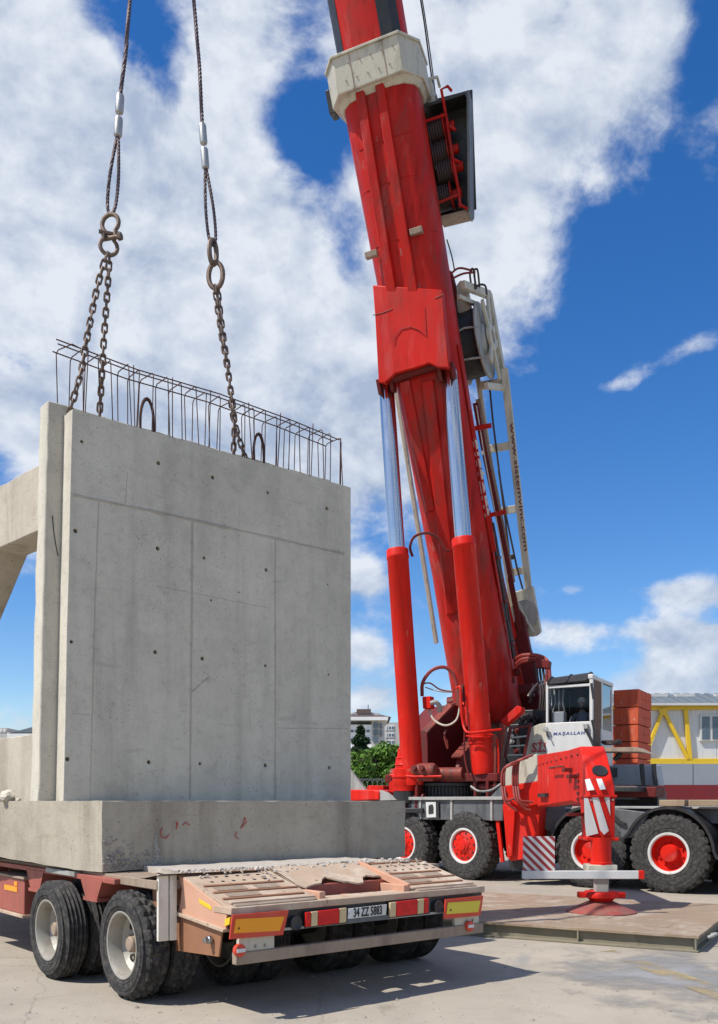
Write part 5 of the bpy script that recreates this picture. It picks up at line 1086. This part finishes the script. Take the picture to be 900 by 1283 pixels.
# ---- lower right of the superstructure
ml = MB(); pxprism(ml, [(664, 912), (676, 907), (690, 905), (690, 950), (655, 950)], 19.2, .25, ND); bp_ = obj('beige_side_panel', ml, CREAM, cr, bev=.01)
pA = P(671, 943, 19.1); text('panel_lettering', 'SİST', P(681, 937, 19.03), SD, UP, .27, SIGNR, bp_, shear=.1, bold=.006)
ld = MB(); L4 = [P(u, v, 19.0) for u, v in ((640, 911), (633, 950), (665, 907), (656, 950))]
ld.beam(L4[0], L4[1], .07, .06); ld.beam(L4[2], L4[3], .07, .06); ldo = obj('ladder', ld, REDD, cr, bev=.005)
for t in (.05, .35, .62, .9): obj('rung', MB().beam(L4[0].lerp(L4[1], t), L4[2].lerp(L4[3], t), .05, .03), REDD if t < .1 else LGREY, ldo)
ml = MB(); pxprism(ml, [(627, 903), (648, 884), (654, 886), (653, 892), (632, 910)], 18.9, .25, ND); obj('red_strut', ml, REDB, cr, bev=.01)
ml = MB(); pxprism(ml, [(626, 905), (633, 909), (629, 930), (624, 962), (619, 960)], 18.8, .12, ND); obj('strut_post', ml, REDM, cr, bev=.01)
ml = MB(); pxprism(ml, [(642, 890), (690, 888), (690, 912), (640, 914)], 20.0, .3, ND); obj('dark_hood', ml, BLACK, cr, bev=.02)
for k in range(7): obj('hood_hose', MB().tube(catmull([P(645 + 4 * k, 893 + (k % 3) * 2, 19.8), P(650 + 4 * k, 900 + (k % 2) * 4, 19.6), P(640 + 6 * k, 908, 19.8)], 5), .03, 6), HOSE, cr)
ml = MB(); pxprism(ml, [(633, 908), (668, 905), (668, 975), (633, 978)], 19.7, .5, ND); obj('machinery_housing', ml, BLACK, cr, bev=.02)
for k in range(8):
    u, v = 640 + (k * 37 % 22), 915 + (k * 13 % 32); obj('housing_fitting', MB().lathe(P(u, v, 19.62), ND, [(.06, -.02), (.06, .05), (.03, .06), (.03, .1), (0, .1)], 10), LGREY if k % 3 == 0 else REDD, cr)
# hose arch between boom and cab
for k, dy in enumerate((0, 5, 9)):
    hose([(646, 826 + dy * 1.4, 20.3), (655, 821 + dy, 20.0), (672, 821 + dy * .8, 19.7), (684, 826 + dy * .5, 19.5), (688 - k, 836, 19.4), (689 - k * 2, 858, 19.3)], .040, RHOSE if k < 2 else REDD)
ml = MB(); pxprism(ml, [(671, 824), (689, 828), (688, 838), (671, 836)], 19.45, .18, ND); obj('hose_clamp_block', ml, REDD, cr, bev=.02)
for k in range(5): hose([(672 + k * 4, 834, 19.5), (674 + k * 4, 850, 19.4), (678 + k * 3, 868, 19.3), (676 + k * 3, 890, 19.3)], .028, HOSE)
hose([(664, 880, 19.7), (668, 868, 19.6), (676, 862, 19.5), (684, 858, 19.5)], .03, HOSE); hose([(662, 872, 19.8), (672, 858, 19.7), (682, 854, 19.6)], .025, CREAM)
# ---- cab
CBO = P(684, VH, 19.0); CBO.z = 0; CH = V((-.5, -.866, 0)); CS = V((.866, -.5, 0))
def K(s, d, z): return CBO + CS * s - CH * d + UP * z
cw, cdp = .98, 1.55; zc0 = 2.30; zw0 = 3.17; zw1 = 3.88; zc1 = 4.02
def kf(px): return [on(u, v, K(0, 0, 0), CH) for u, v in px]
cab = obj('cab_front_panel', MB().fbox(K, .0, cw, .0, .05, zc0, zw0), WHITE, cr, bev=.015)
for s0, s1 in ((0, .05), (cw - .07, cw)): obj('cab_pillar', MB().fbox(K, s0, s1, .002, .07, zw0, zc1), WHITE, cab, bev=.01)
obj('cab_rear_pillar', MB().fbox(K, cw - .06, cw, cdp - .08, cdp, zc0, zc1), WHITE, cab, bev=.01); obj('cab_rear_pillar', MB().fbox(K, 0, .06, cdp - .08, cdp, zc0, zc1), WHITE, cab, bev=.01)
obj('cab_header', MB().fbox(K, 0, cw, .01, .08, zw1, zw1 + .06), WHITE, cab, bev=.01)
obj('cab_roof', MB().fbox(K, -.0, cw + .01, .32, cdp + .02, zc1, zc1 + .09), WHITE, cab, bev=.02)
obj('cab_roof_corner', MB().fbox(K, cw - .10, cw + .012, -.01, .33, zc1, zc1 + .10), WHITE, cab, bev=.02)
obj('cab_floor', MB().fbox(K, .02, cw - .02, .05, cdp, zc0, zc0 + .06), BLACK, cab)
obj('cab_rear_wall', MB().fbox(K, .05, cw - .05, cdp - .05, cdp - .01, zc0, zc1), DARK, cab)
obj('cab_rear_trim', MB().fbox(K, .30, .42, cdp - .3, cdp - .2, zc0, zc1), PLANK, cab)
obj('cab_side_lower', MB().fbox(K, cw - .03, cw, .60, cdp - .06, zc0, 3.05), WHITE, cab, bev=.008)
obj('cab_far_side', MB().fbox(K, 0, .03, .08, cdp - .06, zc0, 3.0), WHITE, cab); obj('cab_far_lining', MB().fbox(K, .032, .045, .30, cdp - .06, 2.9, zc1), DARK, cab); obj('cab_headlining', MB().fbox(K, .03, cw - .03, .34, cdp - .02, zc1 - .03, zc1 - .005), DARK, cab)
obj('windscreen', MB().fbox(K, .05, cw - .07, .022, .030, zw0, zw1), GLASS, cab, smooth=0)
dr_ = obj('door_frame', MB().fbox(K, cw - .035, cw + .01, .64, .72, zc0, zc1), WHITE, cab, bev=.008)
obj('door_glass', MB().fbox(K, cw - .02, cw - .012, .72, cdp - .08, 3.05, zc1 - .02), GLASSB, dr_, smooth=0)
obj('door_post_trim', MB().fbox(K, cw - .03, cw - .005, .12, .63, zc0, zc1), PLANK, cab)
obj('door_handle', MB().tube([K(cw + .02, .74, 2.80), K(cw + .06, .76, 2.80), K(cw + .06, .88, 2.82), K(cw + .02, .90, 2.82)], .012, 6), BLACK, cab)
for (u0, v0, u1, v1) in ((741, 856, 744, 876), (742, 902, 748, 930)): obj('hinge_strip', MB().beam(P(u0, v0, 18.46), P(u1, v1, 18.46), .045, .03, CS), BLACK, cab)
sun_ = MB(); rows = []
for k in range(9):
    t = k / 8; rows.append([K(.03, -.02 + .42 * t, zw1 + .09 + .17 * math.sin(t * 1.9)), K(cw - .10, -.02 + .42 * t, zw1 + .12 + .20 * math.sin(t * 1.9))])
sun_.loft([[a for a, b in rows], [b for a, b in rows], [b - UP * .015 for a, b in rows], [a - UP * .015 for a, b in rows]], cap=False, close=False); obj('roof_visor', sun_, BLACK, cab)
for s in (.04, .45, cw - .12): obj('visor_rib', MB().tube([K(s, -.02 + .42 * k / 6, zw1 + .105 + .02 * s + (.17 + .03 * s) * math.sin(k / 6 * 1.9)) for k in range(7)], .018, 6), BLACK, cab)
obj('dashboard', MB().fbox(K, .08, cw - .12, .10, .38, zc0 + .06, zw0 - .02), CLOTH, cab, bev=.05)
obj('instrument_box', MB().fbox(K, .10, .34, .14, .34, zw0 - .02, zw0 + .24), WHITE, cab, bev=.02)
for k in range(5): obj('cab_cable', MB().tube(catmull([K(.10 + .05 * k, .25, zw1), K(.14 + .04 * k, .2, 3.6), K(.08 + .06 * k, .24, 3.42), K(.15 + .03 * k, .25, 3.3)], 5), .018, 6), HOSE if k % 2 else LGREY, cab)
obj('seat', MB().fbox(K, .32, .80, .46, .90, 2.62, 2.80), CLOTH, cab, bev=.05); obj('seat_back', MB().fbox(K, .34, .78, .90, 1.02, 2.78, 3.40), CLOTH, cab, bev=.05); obj('seat_post', MB().fbox(K, .55, .78, .7, .95, zc0, 2.62), BLACK, cab)
lx = kf([(694, 921), (732, 917)]); text('cab_lettering', 'MAŞALLAH', (lx[0] + lx[1]) / 2 + CH * .004, CS, UP, .085, BLUEINK, cab, shear=.15, space=1.3, wscale=1.25, bold=.003)
obj('work_lamp', MB().prism(kf([(731, 907), (738, 907), (738, 914), (733, 913)]), CH * .08), LGREY, cab, bev=.01); obj('lamp_bracket', MB().tube([kf([(734, 913)])[0] + CH * .05, kf([(740, 924)])[0] + CH * .03, kf([(744, 934)])[0]], .03, 6), BLACK, cab)
obj('mirror_arm', MB().tube([kf([(684, 912)])[0] + CH * .02, kf([(687, 918)])[0] + CH * .10, kf([(690, 924)])[0] + CH * .10], .015, 6), BLACK, cab); obj('mirror', MB().lathe(kf([(685, 914)])[0] + CH * .08, CH, [(0, -.02), (.06, -.02), (.06, .02), (0, .03)], 14), LGREY, cab)
obj('cab_platform', MB().fbox(K, -.2, 1.0, .1, 2.0, zc0 - .22, zc0 - .01), BLACK, cr, bev=.02)
ml = MB(); pxprism(ml, [(738, 937), (797, 936), (812, 944), (802, 942), (740, 941.5)], 18.6, .7, CH); obj('walkway_plank', ml, TAN, cr, bev=.006)
obj('walkway_bracket', MB().tube([P(770, 952, 18.8), P(778, 944, 18.7)], .05, 6), BLACK, cr); obj('coiled_hose', MB().tube([P(766, 933.5, 18.7) + (CS * math.cos(t) + CH * math.sin(t)) * .16 + UP * (.02 + .0016 * k) + CS * .03 * math.sin(t * .37) for k, t in enumerate([i * .5 for i in range(40)])], .028, 6), HOSE, cr)
# rear deck under the blocks, dark frame behind the cab
ml = MB(); pxprism(ml, [(752, 958), (822, 958), (826, 984), (752, 984)], 20.3, .55, CH); obj('rear_deck_box', ml, mat('pale_blue_grey_paint', (.42, .45, .48), .6, dirt=(.15, .15, .15), damt=.5), cr, bev=.02)
for u in (804, 819): obj('deck_post', MB().beam(P(u, 957, 19.5), P(u + 4, 1003, 19.5), .07, .08), BLACK, cr)
for k, (u0, v0, u1, v1, m) in enumerate(((752, 985, 800, 992, BLACK), (770, 986, 822, 999, REDD), (756, 992, 790, 1002, GREY), (795, 984, 812, 990, REDD), (800, 992, 824, 1006, BLACK), (750, 998, 824, 1012, BLACK))):
    ml = MB(); pxprism(ml, [(u0, v0), (u1, v0), (u1, v1), (u0, v1)], 18.6 + .2 * k, .5, -CD); obj('deck_machinery', ml, m, cr, bev=.02)
# ---- near outrigger, swung out towards the trailer
J = V((3.02, 11.45, 0)); OA = V((.045, 1, 0)).normalized(); OS = V((OA.y, -OA.x, 0))
def O(s, b, z): return J + OS * s + OA * b + UP * z
arm = obj('outrigger_arm', MB().prism([O(-.15, b, z) for b, z in ((.02, 1.74), (.42, 2.15), (.60, 2.27), (1.5, 2.27), (4.3, 2.34), (4.3, 1.46), (1.2, 1.55), (.55, 1.52), (.45, 1.08), (.0, 1.08), (-.02, 1.6))], OS * .32), REDB, cr, bev=.015)
fl = MB(); fl.fbox(O, -.19, .21, -.05, .50, 1.06, 1.10); fl.fbox(O, -.17, .19, -.04, .5, 1.60, 1.63); obj('arm_flange', fl, REDB, arm, bev=.006)
hole = MB(); c = O(.03, .20, 1.94); nrm = V((0, 0, 0)) + (O(0, .02, 1.74) - O(0, .42, 2.15)).cross(OS).normalized(); nrm = nrm if nrm.y < 0 else -nrm
hole.lathe(c + nrm * .004, nrm, [(.0, 0), (.085, 0), (.095, .002), (.10, -.01)], 24, cap=False); obj('arm_hole', hole, INK, arm)
def stripe(px, m=SIGNW):
    obj('stripe', MB().prism([on(u, v, O(0, -.026, 0), OA) for u, v in px], OA * .006), m, arm)
for px in ([(732, 1000), (737, 1000), (750, 1044), (735, 1048), (733, 1030)], [(742, 999), (750, 999), (763, 1041), (757, 1046), (752, 1040)], [(757, 998), (764, 998), (765, 1022)]): stripe(px)
def stripe2(px): obj('stripe', MB().prism([c_ + nrm * .006 for c_ in [on(u, v, O(0, .0, 1.74), nrm) for u, v in px]], nrm * -.004), SIGNW, arm)
stripe2([(733, 977), (739, 976), (745, 990), (736, 991)]); stripe2([(747, 976), (754, 976), (759, 989), (752, 990)])
for b in (.75, 1.1): obj('arm_step', MB().fbox(O, -.26, -.15, b, b + .22, 1.86 + .1 * (b > 1), 1.91 + .1 * (b > 1)), REDD, arm, bev=.005)
for k in range(5): obj('arm_pad', MB().fbox(O, -.165, -.15, .62 + .0 * k, .74, 1.56 + .08 * k, 1.60 + .08 * k), REDD, arm)
for k in range(9): obj('bolt', MB().cyl(O(-.168, .7 + .42 * k, 2.17), O(-.148, .7 + .42 * k, 2.17), .018, seg=6), REDM, arm)
for k in range(4): obj('bolt', MB().cyl(O(-.13 + .09 * k, -.03, 1.57), O(-.13 + .09 * k, -.015, 1.57), .014, seg=6), LGREY, arm)
obj('grab_rail', MB().tube([O(-.15, 1.7, 2.05), O(-.24, 1.72, 2.05), O(-.24, 2.5, 2.06), O(-.15, 2.52, 2.06)], .014, 7), REDM, arm)
obj('arm_bolt_plate', MB().fbox(O, -.21, -.15, 3.1, 3.9, 1.62, 1.68), BLACK, arm)
obj('arm_bracket', MB().fbox(O, -.36, -.15, .25, .46, 1.36, 1.40), REDD, arm)
jk = obj('jack_cylinder', MB().lathe(J, UP, [(.0, 1.1), (.125, 1.1), (.125, .80), (.14, .79), (.14, .76), (.0, .76)], 28), REDB, cr)
obj('jack_block', MB().fbox(O, -.19, .17, -.14, .18, .68, .765), CREAM, jk, bev=.008)
obj('jack_rod', MB().fbox(O, -.08, .08, -.08, .08, .32, .68), LGREY, jk, bev=.012)
obj('jack_collar', MB().lathe(J, UP, [(.0, .43), (.20, .43), (.22, .40), (.22, .36), (.16, .34), (.13, .30)], 28), REDB, jk)
for s in (-1, 1): obj('collar_lug', MB().fbox(O, s * .24 - .05, s * .24 + .05, -.06, .06, .35, .42), REDB, jk, bev=.01)
FOOTR = mat('scuffed_red_steel', (.34, .05, .04), .6, col2=(.20, .10, .075), amt=1, scale=5, dirt=(.2, .14, .1), damt=.6, dscale=6, streak=1)
obj('foot_plate', MB().lathe(J, UP, [(.0, .31), (.14, .31), (.20, .285), (.40, .20), (.43, .185), (.43, .172), (.0, .172)], 40), FOOTR, jk)
# barrier bar and striped board at the jack
bx0, bx1 = 2.0, 3.42
bar_ = obj('guard_bar', MB().fbox(lambda x, y, z: V((x, J.y - .20 + y, z)), bx0, bx1, -.03, .03, .60, .70), SIGNW, cr, bev=.006)
obj('bar_tip', MB().fbox(lambda x, y, z: V((x, J.y - .20 + y, z)), bx1 + .001, bx1 + .07, -.032, .032, .598, .702), REDB, bar_, bev=.006)
wb = obj('warning_board', MB().fbox(lambda x, y, z: V((x, J.y - .20 + y, z)), 2.01, 2.40, -.008, .008, .702, 1.12), SIGNW, bar_, bev=.003)
for k in range(-5, 6):      # diagonal dark red stripes clipped to the board
    x0 = 2.01; w_, h_ = .39, .418; sgn = .052; c0 = k * .104
    poly = []; 
    def clip(poly, f):
        out = []
        for a, b in zip(poly, poly[1:] + poly[:1]):
            fa, fb_ = f(a), f(b)
            if fa >= 0: out.append(a)
            if fa * fb_ < 0: t = fa / (fa - fb_); out.append((a[0] + (b[0] - a[0]) * t, a[1] + (b[1] - a[1]) * t))
        return out
    pol = [(-.2, h_ + .2 + c0 + 0), (-.2, h_ + .2 + c0 + sgn), (.8, h_ - .8 + c0 + sgn), (.8, h_ - .8 + c0)]
    for f in (lambda p: p[0], lambda p: w_ - p[0], lambda p: p[1], lambda p: h_ - p[1]):
        if pol: pol = clip(pol, f)
    if len(pol) >= 3: obj('stripe', MB().prism([V((x0 + x, J.y - .2095, .702 + z)) for x, z in pol], V((0, .003, 0))), SIGNR, wb)
# outrigger root box and column on the chassis
ml = MB(); pxprism(ml, [(632, 962), (650, 954), (673, 944), (675, 979), (633, 985)], 16.9, .55, ND); rtb = obj('outrigger_hinge_box', ml, CREAM, cr, bev=.012)
ml = MB(); pxprism(ml, [(633, 984.8), (675, 978.8), (674.5, 1008), (652, 1012), (634, 1000)], 16.88, .6, ND); obj('hinge_box_lower', ml, REDB, rtb, bev=.012)
ml = MB(); pxprism(ml, [(631, 1005), (677, 1005), (673, 1074), (640, 1079), (636, 1074)], 17.0, .6, ND); ocl = obj('outrigger_column', ml, REDB, cr, bev=.012)
obj('column_rib', MB().prism([on(u, v, P(631, 1005, 16.97), ND) for u, v in ((631.5, 1008), (647, 1012), (643, 1072), (637, 1074))], ND * .07), REDB, ocl, bev=.006)
ml = MB(); pxprism(ml, [(637, 1076), (672, 1073), (672, 1088), (640, 1090)], 17.1, .5, ND); obj('column_foot', ml, BLACK, ocl)
for k, (du, top_, bot) in enumerate(((0, 960, 1010), (3, 957, 1000), (14, 953, 1006), (17, 951, 1012), (20, 950, 1003))):
    hose([(633 + du, 1000 - k * 2, 16.7), (629 + du, 985, 16.6), (630 + du, top_ + 6, 16.6), (637 + du, top_, 16.55), (648 + du, top_ - 4, 16.55)], .022, RHOSE)
    hose([(629 + du, 985, 16.6), (632 + du, 1002, 16.5), (641 + du, bot + 1, 16.5), (648 + du, bot + 6 - k, 16.5)], .022, RHOSE)
ml = MB(); pxprism(ml, [(668, 1014), (706, 1009), (712, 1025), (698, 1044), (684, 1040)], 17.2, .1, ND); gp_ = obj('grey_fin', ml, GREY, cr, bev=.006)
for px in ([(680, 1012), (706, 1030)], [(684, 1012), (710, 1028)]): obj('fin_cable', MB().tube([P(u, v, 17.1) for u, v in px], .03, 6), BLACK, gp_)
ml = MB(); pxprism(ml, [(760, 1012), (812, 1018), (800, 1048), (775, 1052), (762, 1030)], 16.2, .1, -CD); obj('wheel_arch_panel', ml, GREY, cr, bev=.01)

# ---- operator in the cab
def person(name, label):
    sk = {'pel': (V((0, 0, 0)), .15, .11), 'bel': (V((0, -.02, .18)), .15, .11), 'che': (V((0, -.01, .38)), .165, .115), 'sho': (V((0, 0, .50)), .11, .085), 'neck': (V((0, -.01, .58)), .055, .055), 'nk2': (V((0, -.03, .63)), .052, .055),
          'ls': (V((.18, 0, .49)), .062, .06), 'le': (V((.25, -.10, .25)), .045, .045), 'lw': (V((.20, -.34, .22)), .03, .03), 'rs': (V((-.18, 0, .49)), .062, .06), 're': (V((-.25, -.10, .25)), .045, .045), 'rw': (V((-.18, -.34, .24)), .03, .03),
          'lh': (V((.10, -.02, -.03)), .09, .085), 'lk': (V((.13, -.42, -.02)), .065, .06), 'la': (V((.12, -.46, -.38)), .042, .042), 'rh': (V((-.10, -.02, -.03)), .09, .085), 'rk': (V((-.13, -.42, -.02)), .065, .06), 'ra': (V((-.12, -.46, -.38)), .042, .042)}
    ed = [('pel', 'bel'), ('bel', 'che'), ('che', 'sho'), ('sho', 'neck'), ('neck', 'nk2'), ('sho', 'ls'), ('ls', 'le'), ('le', 'lw'), ('sho', 'rs'), ('rs', 're'), ('re', 'rw'), ('pel', 'lh'), ('lh', 'lk'), ('lk', 'la'), ('pel', 'rh'), ('rh', 'rk'), ('rk', 'ra')]
    ed += [('lw', 'lp'), ('rw', 'rp')]; sk['lp'] = (V((.18, -.41, .22)), .034, .018); sk['rp'] = (V((-.16, -.41, .24)), .034, .018)
    for sd_, hx_ in (('l', .18), ('r', -.16)):
        b0 = sk[sd_ + 'p'][0]
        for i in range(4):
            f1 = f'{sd_}f{i}a'; f2 = f'{sd_}f{i}b'; off = V(((i - 1.5) * .019, 0, 0)); L_ = (.036, .042, .040, .032)[i]
            sk[f1] = (b0 + off + V((0, -L_, .004)), .009, .009); sk[f2] = (b0 + off + V((0, -L_ * 1.7, -.022)), .008, .008); ed += [(sd_ + 'p', f1), (f1, f2)]
        tdir = -.035 if sd_ == 'l' else .035; sk[sd_ + 't'] = (b0 + V((tdir, -.01, .0)), .010, .010); ed += [(sd_ + 'p', sd_ + 't')]
    keys = list(sk); me = bpy.data.meshes.new('body'); me.from_pydata([tuple(sk[k][0]) for k in keys], [(keys.index(a), keys.index(b)) for a, b in ed], [])
    t = bpy.data.objects.new('body_tmp', me); COL.objects.link(t); md = t.modifiers.new('skin', 'SKIN'); md.use_smooth_shade = True
    for i, k in enumerate(keys): me.skin_vertices[0].data[i].radius = sk[k][1:3]; me.skin_vertices[0].data[i].use_root = (k == 'pel')
    t.modifiers.new('sub', 'SUBSURF').levels = 1; t.modifiers['sub'].render_levels = 1
    bpy.context.view_layer.update(); bod = bpy.data.meshes.new_from_object(t.evaluated_get(bpy.context.evaluated_depsgraph_get())); bpy.data.objects.remove(t)
    bod.materials.clear(); [bod.materials.append(m) for m in (SHIRT, SKIN, TROUS)]
    for p in bod.polygons:
        c = p.center; p.use_smooth = True
        if c.z > .575 or (c.y < -.22 and c.z > .1 and abs(c.x) > .1): p.material_index = 1
        elif c.z < .03: p.material_index = 2
    # head joined to the body surface
    bmh = bmesh.new(); bmh.from_mesh(bod); hc = V((0, -.05, .745)); geo = bmesh.ops.create_icosphere(bmh, subdivisions=3, radius=1)['verts']
    for v in geo:
        c = v.co.copy(); q = V((c.x * .076, c.y * .098, c.z * .118))
        if c.z < -.1: q.x *= 1 + .28 * c.z; q.y -= .012 * -c.z
        f = max(0, -c.y)
        q.y -= .026 * math.exp(-((c.x / .16) ** 2 + ((c.z + .12) / .26) ** 2)) * (f > .5)          # nose
        q.y += .010 * math.exp(-(((abs(c.x) - .38) / .2) ** 2 + ((c.z - .08) / .16) ** 2)) * (f > .5)  # eye sockets
        q.y -= .006 * math.exp(-((c.x / .35) ** 2 + ((c.z + .52) / .1) ** 2)) * (f > .5)             # lips
        q.x += .014 * math.copysign(1, c.x) * math.exp(-(((abs(c.x) - .95) / .14) ** 2 + ((c.y - .1) / .18) ** 2 + ((c.z + .02) / .26) ** 2))  # ears
        v.co = hc + q
    for f in bmh.faces:
        if all(v in set(geo) for v in f.verts): pass
    bmh.to_mesh(bod); bmh.free()
    for p in bod.polygons:
        p.use_smooth = True
        if p.center.z > .62: p.material_index = 1
    yaw = math.atan2(CH.x, -CH.y); wm_ = MX.Translation(K(.66, .84, 2.80)) @ MX.Rotation(-yaw + .0, 4, 'Z')
    # local -Y faces the windscreen
    wm_ = frameM(K(.56, .70, 2.86), CS, -CH) @ MX.Rotation(R(8), 4, 'Z')
    b = bpy.data.objects.new(name, bod); COL.objects.link(b); b.matrix_world = wm_; W[b.name] = wm_; tag(b, label, 'person')
    def lm_(mb): return MB().add([wm_ @ v for v in mb.v], mb.f)
    cp = MB().lathe(hc + V((0, .002, .028)), UP, [(.086, -.005), (.090, .02), (.082, .065), (.055, .098), (.0, .108)], 24); obj('cap', lm_(cp), CAPM, b)
    pk = MB(); pk.prism([hc + V((x, y, .03 + z)) for x, y, z in ((-.075, -.05, 0), (-.065, -.15, -.012), (-.03, -.175, -.016), (.03, -.175, -.016), (.065, -.15, -.012), (.075, -.05, 0))], V((0, 0, .010))); obj('cap_peak', lm_(pk), CAPM, b)
    hr = MB().lathe(hc + V((0, .012, .0)), UP, [(.080, -.05), (.086, -.02), (.086, .03)], 20, cap=False); hr.v = [v if (v - hc).y > -.02 else hc + (v - hc) * .8 for v in hr.v]; obj('hair', lm_(hr), BLACK, b)
    be = MB().lathe(hc + V((0, -.055, -.075)), V((0, 0, 1)), [(.02, -.045), (.05, -.03), (.054, .0), (.05, .015)], 16, cap=False); obj('beard', lm_(be), BLACK, b)
    for s in (-1, 1): obj('eye', lm_(MB().lathe(hc + V((s * .029, -.086, .008)), V((0, -1, 0)), [(.012, -.004), (.011, .003), (.005, .007), (0, .008)], 10)), INK, b)
    return b
person('person', 'person in grey shirt and white cap sitting at the controls inside the crane cab')

# ---- block stack behind the cab
BH = V((-.5, -.866, 0)); BS2 = V((.866, -.5, 0)); b0 = P(768, VH, 20.9); b0.z = 0
def Q(s, d, z): return b0 + BS2 * s - BH * d + UP * z
zbt = P(0, 960, 20.6).z; bs = root('block_stack', frameM(Q(.28, .64, zbt), BS2, -BH), 'tall stack of orange red blocks standing behind the white crane cab', 'block stack')
rowz = [960, 949.5, 928.5, 907, 885, 862]; rnd = random.Random(8)
blk = {}
for r_ in range(5):
    z0 = P(0, rowz[r_], 20.6).z; z1_ = P(0, rowz[r_ + 1], 20.6).z - .014; off = rnd.uniform(-.015, .015)
    for i in range(2):
        for j in range(4):
            s0 = i * .285 + off; d0 = j * .32 + rnd.uniform(-.006, .006)
            halves = 1 if r_ == 0 or j == 0 else 2
            if j == 0 and i: continue
            for h in range(halves):
                za = z0 + (z1_ - z0) * h / halves; zb_ = z0 + (z1_ - z0) * (h + 1) / halves - .004
                obj('block', MB().fbox(Q, s0 + .002, s0 + (.568 if j == 0 else .283), d0 + .002 + (.02 if h and j == 3 else 0), d0 + .316, za, zb_), ORA, bs, bev=.008)

# ---- steel mat under the outrigger foot
MC = V((3.47, 9.38, 0)); MA = V((-.873, .487, 0)).normalized(); MD = V((.487, .873, 0)).normalized()
def Mt(a, d, z): return MC + MA * a + MD * d + UP * z
MATM = mat('muddy_steel_plate', (.32, .235, .155), .8, scuff=(.12, .09, .07), samt=.5, sscale=5, sth=.62, col2=(.25, .175, .12), amt=.9, scale=2.2, dirt=(.42, .36, .29), damt=.7, dscale=3, dth=.5, bump=.25, streak=1)
MATS_ = mat('weathered_mat_side', (.25, .22, .15), .75, col2=(.17, .15, .11), amt=.8, scale=5, dirt=(.10, .08, .06), damt=.6, dscale=6, streak=.2)
sm = root('steel_mat', frameM(Mt(2, 1.6, 0), -MA, MD), 'thick muddy steel load mat lying under the red outrigger foot', 'load mat')
obj('top_plate', rough_box(0, 3.75, 0, 3.25, .145, .170, .13, .004, fr=Mt), MATM, sm)
obj('core', MB().fbox(Mt, .06, 3.69, .06, 3.19, .02, .145), MATS_, sm)
obj('bottom_plate', MB().fbox(Mt, 0, 3.75, -.01, 3.25, .002, .022), MATS_, sm, bev=.004)
for a in (.03, 1.25, 2.5, 3.7): obj('web_stiffener', MB().fbox(Mt, a - .008, a + .008, .004, .06, .022, .145), MATS_, sm)
obj('lifting_hook', MB().tube([Mt(-.02 - .075 * math.sin(t), .55 + .10 * math.cos(t), .10 + .03 * math.sin(t)) for t in [math.pi * k / 10 for k in range(11)]], .018, 8), LGREY, sm)
for k in range(4): obj('mud_cake', rough_box(.4 + .75 * k, .9 + .75 * k, .5 + .35 * (k % 3), .9 + .35 * (k % 3), .165, .174, .08, .012, fr=Mt, seed=30 + k), MATM, sm)

# ---- timbers on the carrier at the right edge
for (u0, u1, v, Y, lb) in ((829, 861, 1010, 15.7, 'shorter weathered timber lying on the crane carrier above the wheel'), (863, 940, 1010, 15.3, 'longer weathered timber on the crane carrier running out at the right edge')):
    a, c = P(u0, v, Y), P(u1, v, Y - .3); zz = 1.52; a.z = c.z = zz
    t_ = MB().beam(a, c, .20, .11); top('timber_beam', t_, WOOD, (a + c) / 2 - UP * .055, lb, 'timber', 'timbers on the crane carrier', bev=.01)

# ---- loose grit on the yard
gr = MB(); rnd = random.Random(77)
for k in range(1500):
    Y = 6.2 + 9 * rnd.random() ** 1.6; X = rnd.uniform(-.42, .42) * Y; sz = rnd.uniform(.003, .009) if k % 14 else rnd.uniform(.010, .024)
    b_ = len(gr.v); q = [V((math.cos(t + k) * sz * rnd.uniform(.7, 1.2), math.sin(t + k) * sz * rnd.uniform(.7, 1.2), 0)) for t in (0, 1.5, 3.1, 4.6)]
    gr.add([V((X, Y, .001)) + p for p in q] + [V((X + rnd.uniform(-.3, .3) * sz, Y + rnd.uniform(-.3, .3) * sz, sz * rnd.uniform(.5, .9)))], [(0, 1, 4), (1, 2, 4), (2, 3, 4), (3, 0, 4), (3, 2, 1, 0)])
top('grit', gr, mat('grit_stone', (.34, .29, .23), .95, col2=(.20, .18, .15), amt=1, scale=3), (0, 9, 0), 'loose grit and small stones scattered over the concrete yard', 'grit', kind='stuff', smooth=0)
